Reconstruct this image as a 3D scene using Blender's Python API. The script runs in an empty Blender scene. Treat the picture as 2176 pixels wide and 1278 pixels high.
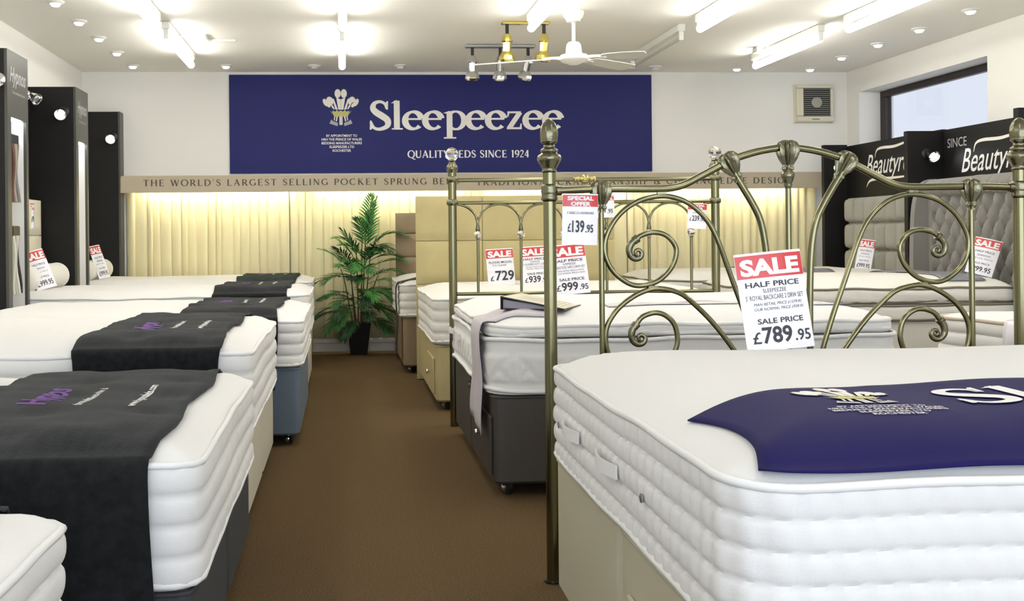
import bpy, math, random
from math import sin, cos, pi, radians, exp, sqrt, atan2, hypot
from mathutils import Vector, Matrix, Euler

SC = bpy.context.scene
COL = SC.collection
random.seed(7)

# ---------------------------------------------------------------- camera
EYE = Vector((0, 0, 1.15))
YAW = math.atan(.065); ROLL = .010; FPX = 2176.0
cam_d = bpy.data.cameras.new('camera'); cam = bpy.data.objects.new('camera', cam_d); COL.objects.link(cam)
_R = Vector((cos(YAW), -sin(YAW), 0)); _F = Vector((sin(YAW), cos(YAW), 0)); _Z = Vector((0, 0, 1))
_cx = _R * cos(ROLL) - _Z * sin(ROLL); _cy = _R * sin(ROLL) + _Z * cos(ROLL); _cz = -_F
cam.matrix_world = Matrix(((_cx.x, _cy.x, _cz.x, EYE.x), (_cx.y, _cy.y, _cz.y, EYE.y), (_cx.z, _cy.z, _cz.z, EYE.z), (0, 0, 0, 1)))
cam_d.sensor_width = 36; cam_d.lens = 36 * FPX / 2176
cam_d.shift_x = (1088 - 871) / 2176; cam_d.shift_y = -(639 - 503.6) / 2176
cam_d.clip_start = .05; cam_d.clip_end = 200
SC.camera = cam

# ---------------------------------------------------------------- world, exposure, lights
W = bpy.data.worlds.new('world'); SC.world = W; W.use_nodes = True
bg = W.node_tree.nodes['Background']; bg.inputs[0].default_value = (.80, .86, 1.0, 1); bg.inputs[1].default_value = .60
SC.view_settings.view_transform = 'Standard'; SC.view_settings.look = 'None'
SC.view_settings.gamma = 1; SC.view_settings.use_curve_mapping = False
SC.view_settings.exposure = 0.70
TUBE = 14.5            # radiance of the ceiling tubes
PELMET_TUBE = 26.0
def area(name, loc, rot, sx, sy, power, col):
    d = bpy.data.lights.new(name, 'AREA'); d.shape = 'RECTANGLE'; d.size = sx; d.size_y = sy; d.energy = power; d.color = col
    o = bpy.data.objects.new(name, d); COL.objects.link(o); o.location = loc; o.rotation_euler = rot
    return o
# daylight coming in through the glazed shop front behind the camera
area('shop_front_daylight', (1.3, -2.42, 1.5), (radians(90), 0, 0), 7.0, 2.2, 125, (.80, .88, 1.0))

# ---------------------------------------------------------------- materials
MATS = {}
def mat(name, col, rough=.6, metal=0., bump=0., bscale=60., var=0., vscale=8., spec=.5, emit=0., ecol=None, trans=0., alpha=1., sheen=0., stretch=None, coat=0.):
    if name in MATS: return MATS[name]
    m = bpy.data.materials.new(name); m.use_nodes = True; nt = m.node_tree; b = nt.nodes['Principled BSDF']
    b.inputs['Base Color'].default_value = (*col, 1); b.inputs['Roughness'].default_value = rough; b.inputs['Metallic'].default_value = metal
    b.inputs['Specular IOR Level'].default_value = spec
    if trans: b.inputs['Transmission Weight'].default_value = trans
    if alpha < 1: b.inputs['Alpha'].default_value = alpha
    if sheen: b.inputs['Sheen Weight'].default_value = sheen; b.inputs['Sheen Roughness'].default_value = .5
    if coat: b.inputs['Coat Weight'].default_value = coat
    if emit: b.inputs['Emission Color'].default_value = (*(ecol or col), 1); b.inputs['Emission Strength'].default_value = emit
    if bump or var:
        tc = nt.nodes.new('ShaderNodeTexCoord'); src = tc.outputs['Object']
        if stretch:
            mp = nt.nodes.new('ShaderNodeMapping'); mp.inputs['Scale'].default_value = stretch; nt.links.new(src, mp.inputs[0]); src = mp.outputs[0]
        if bump:
            n = nt.nodes.new('ShaderNodeTexNoise'); n.inputs['Scale'].default_value = bscale; n.inputs['Detail'].default_value = 4
            nt.links.new(src, n.inputs['Vector'])
            bp = nt.nodes.new('ShaderNodeBump'); bp.inputs['Strength'].default_value = bump; bp.inputs['Distance'].default_value = .01
            nt.links.new(n.outputs['Fac'], bp.inputs['Height']); nt.links.new(bp.outputs[0], b.inputs['Normal'])
        if var:
            n2 = nt.nodes.new('ShaderNodeTexNoise'); n2.inputs['Scale'].default_value = vscale; n2.inputs['Detail'].default_value = 5
            nt.links.new(src, n2.inputs['Vector'])
            r = nt.nodes.new('ShaderNodeValToRGB')
            r.color_ramp.elements[0].position = .3; r.color_ramp.elements[1].position = .7
            r.color_ramp.elements[0].color = (*[c * (1 - var) for c in col], 1); r.color_ramp.elements[1].color = (*[min(1, c * (1 + var)) for c in col], 1)
            nt.links.new(n2.outputs['Fac'], r.inputs[0]); nt.links.new(r.outputs[0], b.inputs['Base Color'])
    MATS[name] = m
    return m
def emission(name, col, s):
    if name in MATS: return MATS[name]
    m = bpy.data.materials.new(name); m.use_nodes = True; nt = m.node_tree; nt.nodes.remove(nt.nodes['Principled BSDF'])
    e = nt.nodes.new('ShaderNodeEmission'); e.inputs[0].default_value = (*col, 1); e.inputs[1].default_value = s
    nt.links.new(e.outputs[0], nt.nodes['Material Output'].inputs[0]); MATS[name] = m
    return m

M_wall = mat('wall_paint', (.81, .795, .75), .8, bump=.05, bscale=90)
M_ceil = mat('ceiling_paint', (.90, .88, .825), .85, bump=.05, bscale=40)
M_carpet = mat('brown_carpet', (.130, .086, .043), .95, bump=.6, bscale=260, var=.35, vscale=150, spec=.05)
M_gloss = mat('gloss_white_paint', (.80, .78, .72), .35)
M_ticking = mat('white_ticking', (.735, .725, .70), .85, bump=.08, bscale=220, sheen=.1, spec=.25)
M_ticking2 = mat('ivory_ticking', (.71, .69, .63), .85, bump=.08, bscale=220, sheen=.1, spec=.25)
M_pipe = mat('white_piping', (.77, .765, .74), .8, spec=.25)
M_pipe_br = mat('taupe_piping', (.20, .175, .13), .7)
M_pipe_beige = mat('beige_piping', (.52, .44, .34), .8)
M_cream = mat('cream_upholstery', (.50, .47, .34), .8, bump=.1, bscale=180, spec=.3)
M_cream2 = mat('pale_cream_upholstery', (.60, .56, .44), .8, bump=.1, bscale=180, spec=.3)
M_gold = mat('gold_suede', (.46, .385, .185), .75, bump=.08, bscale=160, var=.06, vscale=5)
M_taupe = mat('taupe_suede', (.32, .24, .15), .85, bump=.1, bscale=160, var=.12, vscale=6)
M_taupe2 = mat('brown_upholstery', (.24, .175, .095), .85, bump=.1, bscale=160)
M_choc = mat('chocolate_leather', (.050, .042, .036), .55, bump=.06, bscale=120)
M_charc = mat('charcoal_upholstery', (.040, .041, .043), .8, bump=.1, bscale=180)
M_blue = mat('slate_blue_upholstery', (.125, .165, .205), .85, bump=.1, bscale=180)
M_grey = mat('grey_velvet', (.205, .195, .175), .8, bump=.08, bscale=200, sheen=.3)
M_grey2 = mat('grey_linen', (.33, .325, .28), .85, bump=.1, bscale=200, sheen=.2)
M_throw = mat('charcoal_denim_throw', (.0105, .0115, .012), .95, bump=.25, bscale=300, var=.35, vscale=40, spec=.15, sheen=.08, stretch=(1, .12, 1))
M_purple = mat('purple_embroidery', (.11, .018, .24), .6)
M_white_ink = mat('white_ink', (.80, .79, .77), .6)
M_sign = mat('navy_sign_vinyl', (.016, .019, .125), .5, spec=.2)
M_runner = mat('navy_satin', (.0095, .0070, .076), .65, spec=.12)
M_cream_ink = mat('cream_ink', (.80, .765, .70), .5)
M_gold_ink = mat('gold_ink', (.50, .47, .14), .5)
M_grey_ink = mat('grey_ink', (.40, .39, .40), .6)
M_dark_ink = mat('dark_ink', (.035, .035, .045), .6)
M_brown_ink = mat('brown_ink', (.075, .060, .045), .6)
M_card = mat('white_card', (.80, .79, .84), .22, spec=.5)
M_red = mat('red_print', (.58, .045, .05), .25)
M_pelmet = mat('beige_pelmet', (.46, .395, .285), .6)
M_black = mat('black_laminate', (.0085, .0078, .0075), .55, spec=.3)
M_sheen_face = mat('black_laminate_painted_sheen', (.062, .062, .050), .40)  # black aisle faces; their glossy reflection is painted in as a greyer base colour
M_niche = mat('white_niche', (.78, .77, .74), .5)
M_brass = mat('antique_brass', (.20, .19, .105), .22, 1.0, bump=.02, bscale=60)
M_brass_d = mat('antique_brass_casting', (.19, .18, .115), .27, 1.0, bump=.12, bscale=70)
M_gilt = mat('polished_brass', (.80, .68, .22), .15, 1.0)
M_chrome = mat('chrome', (.72, .72, .73), .12, 1.0)
M_steel = mat('brushed_steel', (.42, .42, .42), .35, 1.0)
M_dark = mat('dark_metal', (.03, .03, .028), .4, .6)
M_rubber = mat('black_plastic', (.012, .012, .012), .4)
M_crystal = mat('crystal', (.97, .97, .97), .02, trans=1.0)
M_batten = mat('batten_white', (.74, .73, .68), .4)
M_tube = emission('fluorescent_tube', (1.0, .975, .915), TUBE)
M_ptube = emission('pelmet_tube', (1.0, .96, .76), PELMET_TUBE)
M_led = emission('led_spot', (.93, .94, 1.0), 16.)
M_down = emission('downlight_lamp', (1.0, .97, .92), 2.2)
M_tube_off = mat('unlit_tube', (.50, .50, .46), .3)
M_fan = mat('fan_enamel', (.78, .755, .69), .35)
M_blade = mat('fan_blade', (.60, .59, .56), .45)
M_extr = mat('extractor_plastic', (.66, .625, .48), .45)
M_extr_d = mat('extractor_dark', (.02, .022, .02), .5)
M_slat = mat('extractor_slat', (.36, .35, .28), .4)
M_frame = mat('dark_window_frame', (.020, .013, .013), .45)
M_sash = mat('lilac_organza', (.60, .55, .58), .6, alpha=.88)
M_strap = mat('black_strap', (.025, .026, .024), .8)
M_silver = mat('silver_runner', (.22, .225, .25), .35)
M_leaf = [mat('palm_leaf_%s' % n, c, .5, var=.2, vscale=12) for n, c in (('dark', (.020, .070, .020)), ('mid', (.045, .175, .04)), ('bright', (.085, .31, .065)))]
M_stem = mat('palm_stem', (.055, .065, .022), .6)
M_cane = mat('palm_cane', (.12, .055, .02), .7)
M_pot = mat('black_pot', (.008, .008, .008), .3)
M_soil = mat('potting_bark', (.03, .02, .012), .95, bump=.5, bscale=60)
M_paper = mat('printed_page', (.72, .68, .55), .4)
M_lilac = mat('lilac_print', (.52, .40, .45), .6)
M_paper_l = mat('page_lines', (.52, .45, .28), .5)
M_swatch = [mat('swatch_%d' % i, c, .85, bump=.1, bscale=150) for i, c in enumerate([(.13, .085, .055), (.30, .25, .19), (.16, .16, .165), (.55, .53, .46), (.40, .38, .33), (.012, .012, .014), (.10, .045, .03)])]
# plain cream cloth of the pleated curtains
M_curtain = mat('cream_curtain', (.74, .67, .42), .85, bump=.06, bscale=150, spec=.2)
# pane of the high window: clear glass
def glass_mat():
    m = bpy.data.materials.new('window_glass'); m.use_nodes = True; nt = m.node_tree; nt.nodes.remove(nt.nodes['Principled BSDF'])
    t = nt.nodes.new('ShaderNodeBsdfTransparent'); g = nt.nodes.new('ShaderNodeBsdfGlossy'); g.inputs['Roughness'].default_value = .03
    mx = nt.nodes.new('ShaderNodeMixShader'); mx.inputs[0].default_value = .05; nt.links.new(t.outputs[0], mx.inputs[1]); nt.links.new(g.outputs[0], mx.inputs[2])
    nt.links.new(mx.outputs[0], nt.nodes['Material Output'].inputs[0]); return m
M_glass = glass_mat()

# ---------------------------------------------------------------- mesh helpers
class MB:
    def __init__(s): s.v = []; s.f = []
    def add(s, V, Fc):
        o = len(s.v); s.v += [tuple(p) for p in V]; s.f += [tuple(i + o for i in q) for q in Fc]; return s
    def box(s, x0, x1, y0, y1, z0, z1, b=0.):
        if b <= 0:
            V = [(x, y, z) for z in (z0, z1) for y in (y0, y1) for x in (x0, x1)]
            return s.add(V, [(0, 2, 3, 1), (4, 5, 7, 6), (0, 1, 5, 4), (2, 6, 7, 3), (0, 4, 6, 2), (1, 3, 7, 5)])
        # chamfered box: 24 vertices
        V = []; idx = {}
        X = (x0, x1); Yy = (y0, y1); Zz = (z0, z1)
        for i in (0, 1):
            for j in (0, 1):
                for k in (0, 1):
                    sx = b if i == 0 else -b; sy = b if j == 0 else -b; sz = b if k == 0 else -b
                    for ax, off in ((0, (0, sy, sz)), (1, (sx, 0, sz)), (2, (sx, sy, 0))):
                        idx[i, j, k, ax] = len(V); V.append((X[i] + off[0], Yy[j] + off[1], Zz[k] + off[2]))
        F = []
        for i in (0, 1):
            q = [idx[i, 0, 0, 0], idx[i, 1, 0, 0], idx[i, 1, 1, 0], idx[i, 0, 1, 0]]; F.append(q if i else q[::-1])
        for j in (0, 1):
            q = [idx[0, j, 0, 1], idx[1, j, 0, 1], idx[1, j, 1, 1], idx[0, j, 1, 1]]; F.append(q[::-1] if j else q)
        for k in (0, 1):
            q = [idx[0, 0, k, 2], idx[1, 0, k, 2], idx[1, 1, k, 2], idx[0, 1, k, 2]]; F.append(q if k else q[::-1])
        for i in (0, 1):
            for j in (0, 1):
                q = [idx[i, j, 0, 0], idx[i, j, 1, 0], idx[i, j, 1, 1], idx[i, j, 0, 1]]; F.append(q if (i ^ j) else q[::-1])
        for i in (0, 1):
            for k in (0, 1):
                q = [idx[i, 0, k, 0], idx[i, 1, k, 0], idx[i, 1, k, 2], idx[i, 0, k, 2]]; F.append(q[::-1] if (i ^ k) else q)
        for j in (0, 1):
            for k in (0, 1):
                q = [idx[0, j, k, 1], idx[1, j, k, 1], idx[1, j, k, 2], idx[0, j, k, 2]]; F.append(q if (j ^ k) else q[::-1])
        for i in (0, 1):
            for j in (0, 1):
                for k in (0, 1):
                    q = [idx[i, j, k, 0], idx[i, j, k, 1], idx[i, j, k, 2]]; F.append(q if (i ^ j ^ k) else q[::-1])
        return s.add(V, F)
    def tube(s, pts, r, n=10, closed=False, cap=True, ell=1.):
        P = [Vector(p) for p in pts]; m = len(P); rr = r if isinstance(r, (list, tuple)) else [r] * m
        T = []
        for i in range(m):
            a = P[i - 1] if (i > 0 or closed) else P[i]; b = P[(i + 1) % m] if (i < m - 1 or closed) else P[i]
            t = (b - a); T.append(t.normalized() if t.length > 1e-9 else Vector((0, 0, 1)))
        up = Vector((0, 0, 1)) if abs(T[0].z) < .9 else Vector((0, 1, 0))
        N = (up - T[0] * up.dot(T[0])).normalized(); V = []
        for i in range(m):
            N = (N - T[i] * N.dot(T[i])); N = N.normalized() if N.length > 1e-6 else T[i].orthogonal().normalized()
            B = T[i].cross(N)
            for k in range(n):
                a = 2 * pi * k / n; V.append(P[i] + N * (cos(a) * rr[i]) + B * (sin(a) * rr[i] * ell))
        F = []
        for i in range(m if closed else m - 1):
            j = (i + 1) % m
            for k in range(n): F.append((i * n + k, i * n + (k + 1) % n, j * n + (k + 1) % n, j * n + k))
        if cap and not closed: F.append(tuple(range(n))[::-1]); F.append(tuple(range((m - 1) * n, m * n)))
        return s.add(V, F)
    def lathe(s, prof, c=(0, 0, 0), n=20, axis='z', rib=None):
        V = []; F = []; m = len(prof)
        for i, (r, h) in enumerate(prof):
            for k in range(n):
                a = 2 * pi * k / n; q = r * (1 + (rib[0] * cos(rib[1] * a) if rib else 0))
                p = (q * cos(a), q * sin(a), h)
                if axis == 'y': p = (p[0], -p[2], p[1])
                if axis == 'x': p = (p[2], p[0], p[1])
                V.append((c[0] + p[0], c[1] + p[1], c[2] + p[2]))
        for i in range(m - 1):
            for k in range(n): F.append((i * n + k, i * n + (k + 1) % n, (i + 1) * n + (k + 1) % n, (i + 1) * n + k))
        if prof[0][0] > 1e-6: F.append(tuple(range(n))[::-1])
        if prof[-1][0] > 1e-6: F.append(tuple(range((m - 1) * n, m * n)))
        return s.add(V, F)
    def sphere(s, c, r, n=12, m=8, sc=(1, 1, 1)):
        V = []; F = []
        for i in range(m + 1):
            t = pi * i / m
            for k in range(n):
                a = 2 * pi * k / n; V.append((c[0] + sc[0] * r * sin(t) * cos(a), c[1] + sc[1] * r * sin(t) * sin(a), c[2] + sc[2] * r * cos(t)))
        for i in range(m):
            for k in range(n): F.append((i * n + k, (i + 1) * n + k, (i + 1) * n + (k + 1) % n, i * n + (k + 1) % n))
        return s.add(V, F)
    def prism(s, poly, map0, map1):
        n = len(poly); V = [map0(p) for p in poly] + [map1(p) for p in poly]
        return s.add(V, [tuple(range(n))[::-1], tuple(range(n, 2 * n))] + [(i, (i + 1) % n, n + (i + 1) % n, n + i) for i in range(n)])
    def mesh(s, name, m, smooth=False, sharp=None):
        me = bpy.data.meshes.new(name); me.from_pydata(s.v, [], s.f); me.validate(); me.materials.append(m)
        if smooth:
            me.polygons.foreach_set('use_smooth', [True] * len(me.polygons))
            if sharp: me.set_sharp_from_angle(angle=radians(sharp))
        me.update(); return me
    def build(s, name, m, parent=None, smooth=False, sharp=None, loc=None, rot=None):
        o = bpy.data.objects.new(name, s.mesh(name, m, smooth, sharp)); COL.objects.link(o)
        if parent: o.parent = parent
        if loc: o.location = loc
        if rot: o.rotation_euler = rot
        return o
def tag(o, label, cat, group=None):
    o['label'] = label; o['category'] = cat
    if group: o['group'] = group
    return o
def thing(name, label, cat, loc=(0, 0, 0), rz=0., group=None):
    o = bpy.data.objects.new(name, None); COL.objects.link(o); o.location = loc; o.rotation_euler = (0, 0, rz); o.empty_display_size = .1
    return tag(o, label, cat, group)
def struct(o, label=None):
    o['kind'] = 'structure'
    if label: o['label'] = label
    return o
def inst(src, parent, loc=None, rot=None):
    o = src.copy(); COL.objects.link(o); o.parent = parent
    if loc is not None: o.location = loc
    if rot is not None: o.rotation_euler = rot
    return o
def catmull(P, sub=6, closed=False):
    out = []; n = len(P)
    rng = range(n if closed else n - 1)
    for i in rng:
        p0 = P[(i - 1) % n] if (closed or i > 0) else P[i]; p1 = P[i]; p2 = P[(i + 1) % n]; p3 = P[(i + 2) % n] if (closed or i + 2 < n) else p2
        for k in range(sub):
            t = k / sub
            out.append(tuple(.5 * ((2 * b) + (-a + c) * t + (2 * a - 5 * b + 4 * c - d) * t * t + (-a + 3 * b - 3 * c + d) * t ** 3) for a, b, c, d in zip(p0, p1, p2, p3)))
    if not closed: out.append(tuple(P[-1]))
    return out

# ---------------------------------------------------------------- flat lettering
class Flat:
    """2-D polygons (x right, y up)"""
    def __init__(s): s.v = []; s.f = []
    def poly(s, P): o = len(s.v); s.v += [tuple(p[:2]) for p in P]; s.f.append(tuple(range(o, o + len(P)))); return s
    def line(s, x0, y0, x1, y1, w):
        dx, dy = x1 - x0, y1 - y0; l = hypot(dx, dy) or 1; nx, ny = -dy / l * w / 2, dx / l * w / 2
        return s.poly([(x0 + nx, y0 + ny), (x0 - nx, y0 - ny), (x1 - nx, y1 - ny), (x1 + nx, y1 + ny)])
    def hline(s, x0, y, x1, w): return s.poly([(x0, y - w / 2), (x1, y - w / 2), (x1, y + w / 2), (x0, y + w / 2)])
    def ribbon(s, P, Wd):
        L = []
        for i, (x, y) in enumerate(P):
            a = P[max(0, i - 1)]; b = P[min(len(P) - 1, i + 1)]; dx, dy = b[0] - a[0], b[1] - a[1]; l = hypot(dx, dy) or 1
            L.append(((x - dy / l * Wd[i] / 2, y + dx / l * Wd[i] / 2), (x + dy / l * Wd[i] / 2, y - dx / l * Wd[i] / 2)))
        for i in range(len(L) - 1): s.poly([L[i][0], L[i][1], L[i + 1][1], L[i + 1][0]])
        return s
    def arc(s, cx, cy, rx, ry, a0, a1, t, T, n=18, slant=0.):
        P = []; Wd = []
        for i in range(n + 1):
            a = radians(a0 + (a1 - a0) * i / n); P.append((cx + rx * cos(a), cy + ry * sin(a))); Wd.append(t + (T - t) * abs(cos(a - slant)) ** 1.3)
        return s.ribbon(P, Wd)
    def ell(s, cx, cy, rx, ry, rot=0, n=16):
        c, q = cos(radians(rot)), sin(radians(rot))
        return s.poly([(cx + rx * cos(2 * pi * k / n) * c - ry * sin(2 * pi * k / n) * q, cy + rx * cos(2 * pi * k / n) * q + ry * sin(2 * pi * k / n) * c) for k in range(n)])
    def put(s, other, dx=0., dy=0., sx=1., sy=1.):
        o = len(s.v); s.v += [(x * sx + dx, y * sy + dy) for x, y in other.v]; s.f += [tuple(i + o for i in q) for q in other.f]; return s
    def bbox(s):
        xs = [p[0] for p in s.v]; ys = [p[1] for p in s.v]; return min(xs), max(xs), min(ys), max(ys)
    def fit(s, x0, x1, y0, y1):
        a, b, c, d = s.bbox(); kx = (x1 - x0) / (b - a); ky = (y1 - y0) / (d - c)
        s.v = [(x0 + (x - a) * kx, y0 + (y - c) * ky) for x, y in s.v]; return s
    def build(s, name, m, fn, parent=None):
        V = [Vector(fn(x, y)) for x, y in s.v]
        if len(V) < 700 and V:      # overlapping strokes are layered a few hundredths of a millimetre apart
            x, y = s.v[0]; n = (Vector(fn(x + .001, y)) - V[0]).cross(Vector(fn(x, y + .001)) - V[0]).normalized()
            V = [p + n * (i * 5e-6) for i, p in enumerate(V)]
        me = bpy.data.meshes.new(name); me.from_pydata(V, [], s.f); me.materials.append(m); me.update()
        o = bpy.data.objects.new(name, me); COL.objects.link(o)
        if parent: o.parent = parent
        return o
def glyph(ch, T=.135, t=.055):
    g = Flat(); S = .028
    def ser(x, y, w=.22): g.hline(x - w / 2, y + (S / 2 if y < .5 else -S / 2), x + w / 2, S)
    def stem(x, a=0., b=1., w=T, se=.26): g.line(x, a, x, b, w); ser(x, a, se) if a == 0 else None; ser(x, b, se) if b == 1 else None
    def vser(x, y, h): g.line(x, y - h / 2, x, y + h / 2, .03)
    adv = .7
    if ch == 'A': g.line(.09, 0, .40, 1, t); g.line(.38, 1, .70, 0, T); g.hline(.2, .34, .6, t); ser(.09, 0, .2); ser(.70, 0, .26); adv = .82
    elif ch == 'B': stem(.14); g.hline(.14, .97, .34, t); g.hline(.14, .52, .36, t); g.hline(.14, .03, .36, t); g.arc(.33, .745, .2, .225, 90, -90, t, T); g.arc(.35, .275, .25, .245, 90, -90, t, T); adv = .68
    elif ch in 'CG':
        g.arc(.45, .5, .38, .48, 48, 312, t, T, 26); vser(.70, .83, .22)
        if ch == 'G': g.line(.72, .06, .72, .42, T); ser(.70, .42, .24)
        else: vser(.71, .17, .2)
        adv = .84
    elif ch == 'D': stem(.14); g.hline(.14, .97, .33, t); g.hline(.14, .03, .33, t); g.arc(.32, .5, .42, .472, 90, -90, t, T, 24); adv = .84
    elif ch in 'EF':
        stem(.14); g.hline(.14, .972, .54, t); vser(.545, .9, .2); g.hline(.14, .52, .46, t); vser(.47, .52, .16)
        if ch == 'E': g.hline(.14, .028, .58, t); vser(.585, .1, .2)
        adv = .66 if ch == 'E' else .6
    elif ch == 'H': stem(.14); stem(.70); g.hline(.14, .52, .70, t); adv = .84
    elif ch == 'I': stem(.16); adv = .32
    elif ch == 'K': stem(.14); g.line(.17, .45, .60, .99, t); g.line(.30, .58, .68, 0, T); ser(.60, 1, .22); ser(.70, 0, .2); adv = .80
    elif ch == 'L': stem(.14); g.hline(.14, .028, .56, t); vser(.57, .11, .22); adv = .62
    elif ch == 'M': g.line(.12, 0, .17, 1, t); g.line(.17, 1, .47, .04, T); g.line(.47, .04, .77, 1, t); g.line(.77, 1, .83, 0, T); ser(.12, 0, .2); ser(.83, 0, .26); ser(.12, 1, .16); ser(.8, 1, .16); adv = .98
    elif ch == 'N': g.line(.13, 0, .13, 1, t); g.line(.13, .99, .70, .02, T); g.line(.70, 0, .70, 1, t); ser(.13, 0, .2); ser(.11, 1, .16); ser(.70, 1, .2); adv = .84
    elif ch in 'OQ':
        g.arc(.46, .5, .39, .485, 0, 360, t, T, 32)
        if ch == 'Q': g.ribbon(catmull([(.5, .05), (.66, -.08), (.86, -.2), (1.0, -.2)], 4), [T * .8 * (1 - i / 16) + .03 for i in range(13)])
        adv = .92
    elif ch in 'PR':
        stem(.14); g.hline(.14, .97, .34, t); g.hline(.14, .47, .34, t); g.arc(.33, .72, .22, .25, 90, -90, t, T)
        if ch == 'R': g.line(.34, .48, .66, 0, T); ser(.68, 0, .2)
        adv = .62 if ch == 'P' else .74
    elif ch == 'S':
        P = catmull([(.50, .80), (.42, .93), (.28, .975), (.14, .90), (.10, .74), (.20, .60), (.36, .48), (.49, .34), (.48, .13), (.30, .025), (.14, .07), (.07, .22)], 4)
        Wd = [t + (T - t) * exp(-((i / (len(P) - 1) - .52) / .2) ** 2) for i in range(len(P))]; g.ribbon(P, Wd); vser(.50, .84, .2); vser(.075, .16, .2); adv = .60
    elif ch == 'T': g.line(.35, 0, .35, 1, T); ser(.35, 0, .26); g.hline(.03, .972, .67, t); vser(.035, .89, .2); vser(.665, .89, .2); adv = .70
    elif ch == 'U': g.line(.14, .3, .14, 1, T); g.line(.66, .3, .66, 1, t); ser(.14, 1, .26); ser(.66, 1, .2); P = [(.14 + .26 * (1 - cos(pi * i / 12)), .3 - .27 * sin(pi * i / 12)) for i in range(13)]; g.ribbon(P, [T + (t - T) * i / 12 for i in range(13)]); adv = .80
    elif ch == 'W': g.line(.08, 1, .32, 0, T); g.line(.32, 0, .55, 1, t); g.line(.52, 1, .78, 0, T); g.line(.78, 0, 1.0, 1, t); ser(.08, 1); ser(.54, 1, .2); ser(1.0, 1, .18); adv = 1.08
    elif ch == 'Y': g.line(.08, 1, .36, .45, T); g.line(.62, 1, .36, .45, t); g.line(.36, 0, .36, .48, T); ser(.36, 0, .26); ser(.08, 1, .22); ser(.62, 1, .18); adv = .70
    elif ch == '&': g.arc(.38, .76, .18, .2, 0, 360, t, T * .8, 20); g.arc(.34, .28, .28, .26, 60, 330, t, T, 20); g.line(.3, .62, .78, .02, T); g.line(.62, .5, .52, .12, t); ser(.64, .5, .2); adv = .86
    elif ch == "'": g.poly([(.06, 1), (.16, 1), (.12, .72), (.09, .72)]); adv = .24
    elif ch == '1': stem(.24, w=T); g.line(.1, .84, .22, .97, t); adv = .46
    elif ch == '9': g.arc(.27, .68, .21, .29, 0, 360, t, T, 24); g.ribbon(catmull([(.48, .68), (.45, .36), (.32, .12), (.12, 0)], 5), [T * .8] * 8 + [t] * 8); adv = .54
    elif ch == '2': g.ribbon(catmull([(.08, .74), (.14, .92), (.28, .97), (.43, .84), (.42, .64), (.26, .34), (.06, .05)], 4), [t] * 6 + [T * .8] * 10 + [t] * 9); g.hline(.05, .055, .5, .11); adv = .56
    elif ch == '4': g.line(.40, 0, .40, 1, T); g.line(.38, .98, .05, .3, t); g.hline(.04, .28, .56, t); adv = .58
    elif ch == 'e': g.arc(.30, .325, .24, .30, 12, 318, .085, .19, 28, slant=.25); g.hline(.10, .37, .54, .065); adv = .585
    elif ch == 'l': g.line(.17, .02, .17, 1.02, .17); g.hline(.02, .025, .34, .05); g.poly([(.0, .93), (.17, 1.05), (.17, .93)]); adv = .35
    elif ch == 'p': g.line(.19, -.30, .19, .62, .17); g.hline(.02, -.30, .38, .05); g.poly([(.0, .58), (.2, .66), (.2, .54)]); g.arc(.37, .32, .245, .315, 130, -130, .07, .17, 26); adv = .675
    elif ch == 'z': g.hline(.05, .60, .45, .07); g.hline(.03, .035, .47, .07); g.line(.42, .60, .10, .04, .15); g.poly([(.04, .44), (.08, .44), (.12, .62), (.05, .62)]); g.poly([(.47, .20), (.43, .20), (.40, .0), (.47, .0)]); adv = .52
    elif ch == 'd': # large S with bracketed serifs for the wordmark
        P = catmull([(.52, .74), (.47, .90), (.33, .985), (.17, .93), (.115, .77), (.20, .62), (.38, .48), (.535, .33), (.53, .13), (.33, .02), (.15, .06), (.05, .26)], 5)
        n = len(P); Wd = [.08 + .14 * exp(-((i / (n - 1) - .53) / .25) ** 2) for i in range(n)]; g.ribbon(P, Wd)
        g.poly([(.51, .70), (.55, .70), (.56, 1.0), (.52, 1.0), (.46, .90)]); g.poly([(.03, .32), (.07, .32), (.13, .09), (.06, .0), (.02, .0)]); adv = .64
    else: adv = .42
    return g, adv
def letters(s, track, box, m, fn, parent, glyphs=None, name='letter', **k):
    G = []; x = 0; al = Flat()
    for ch in s:
        g, a = glyph(ch, **k) if ch != ' ' else (Flat(), .36)
        if g.v: G.append((g, x)); al.put(g, x)
        x += a + track
    a, b, c, d = al.bbox(); kx = (box[1] - box[0]) / (b - a); ky = (box[3] - box[2]) / (d - c)
    for g, x in G: Flat().put(g, box[0] + (x - a) * kx, box[2] - c * ky, kx, ky).build(name, m, fn, parent)
def roman(s, track=.0, **k):
    F = Flat(); x = 0
    for ch in s:
        g, a = glyph(ch, **k) if ch != ' ' else (Flat(), .36); F.put(g, x); x += a + track
    return F
_txt = {}
def sans(s, bold=0., shear=0.):
    key = (s, bold, shear)
    if key not in _txt:
        c = bpy.data.curves.new('t', 'FONT'); c.body = s; c.size = 1; c.offset = bold; c.shear = shear; c.resolution_u = 3; c.fill_mode = 'FRONT'
        o = bpy.data.objects.new('t', c); me = bpy.data.meshes.new_from_object(o)
        _txt[key] = ([(v.co.x, v.co.y) for v in me.vertices], [tuple(p.vertices) for p in me.polygons])
        bpy.data.objects.remove(o); bpy.data.curves.remove(c); bpy.data.meshes.remove(me)
    F = Flat(); F.v, F.f = list(_txt[key][0]), list(_txt[key][1]); return F
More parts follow.
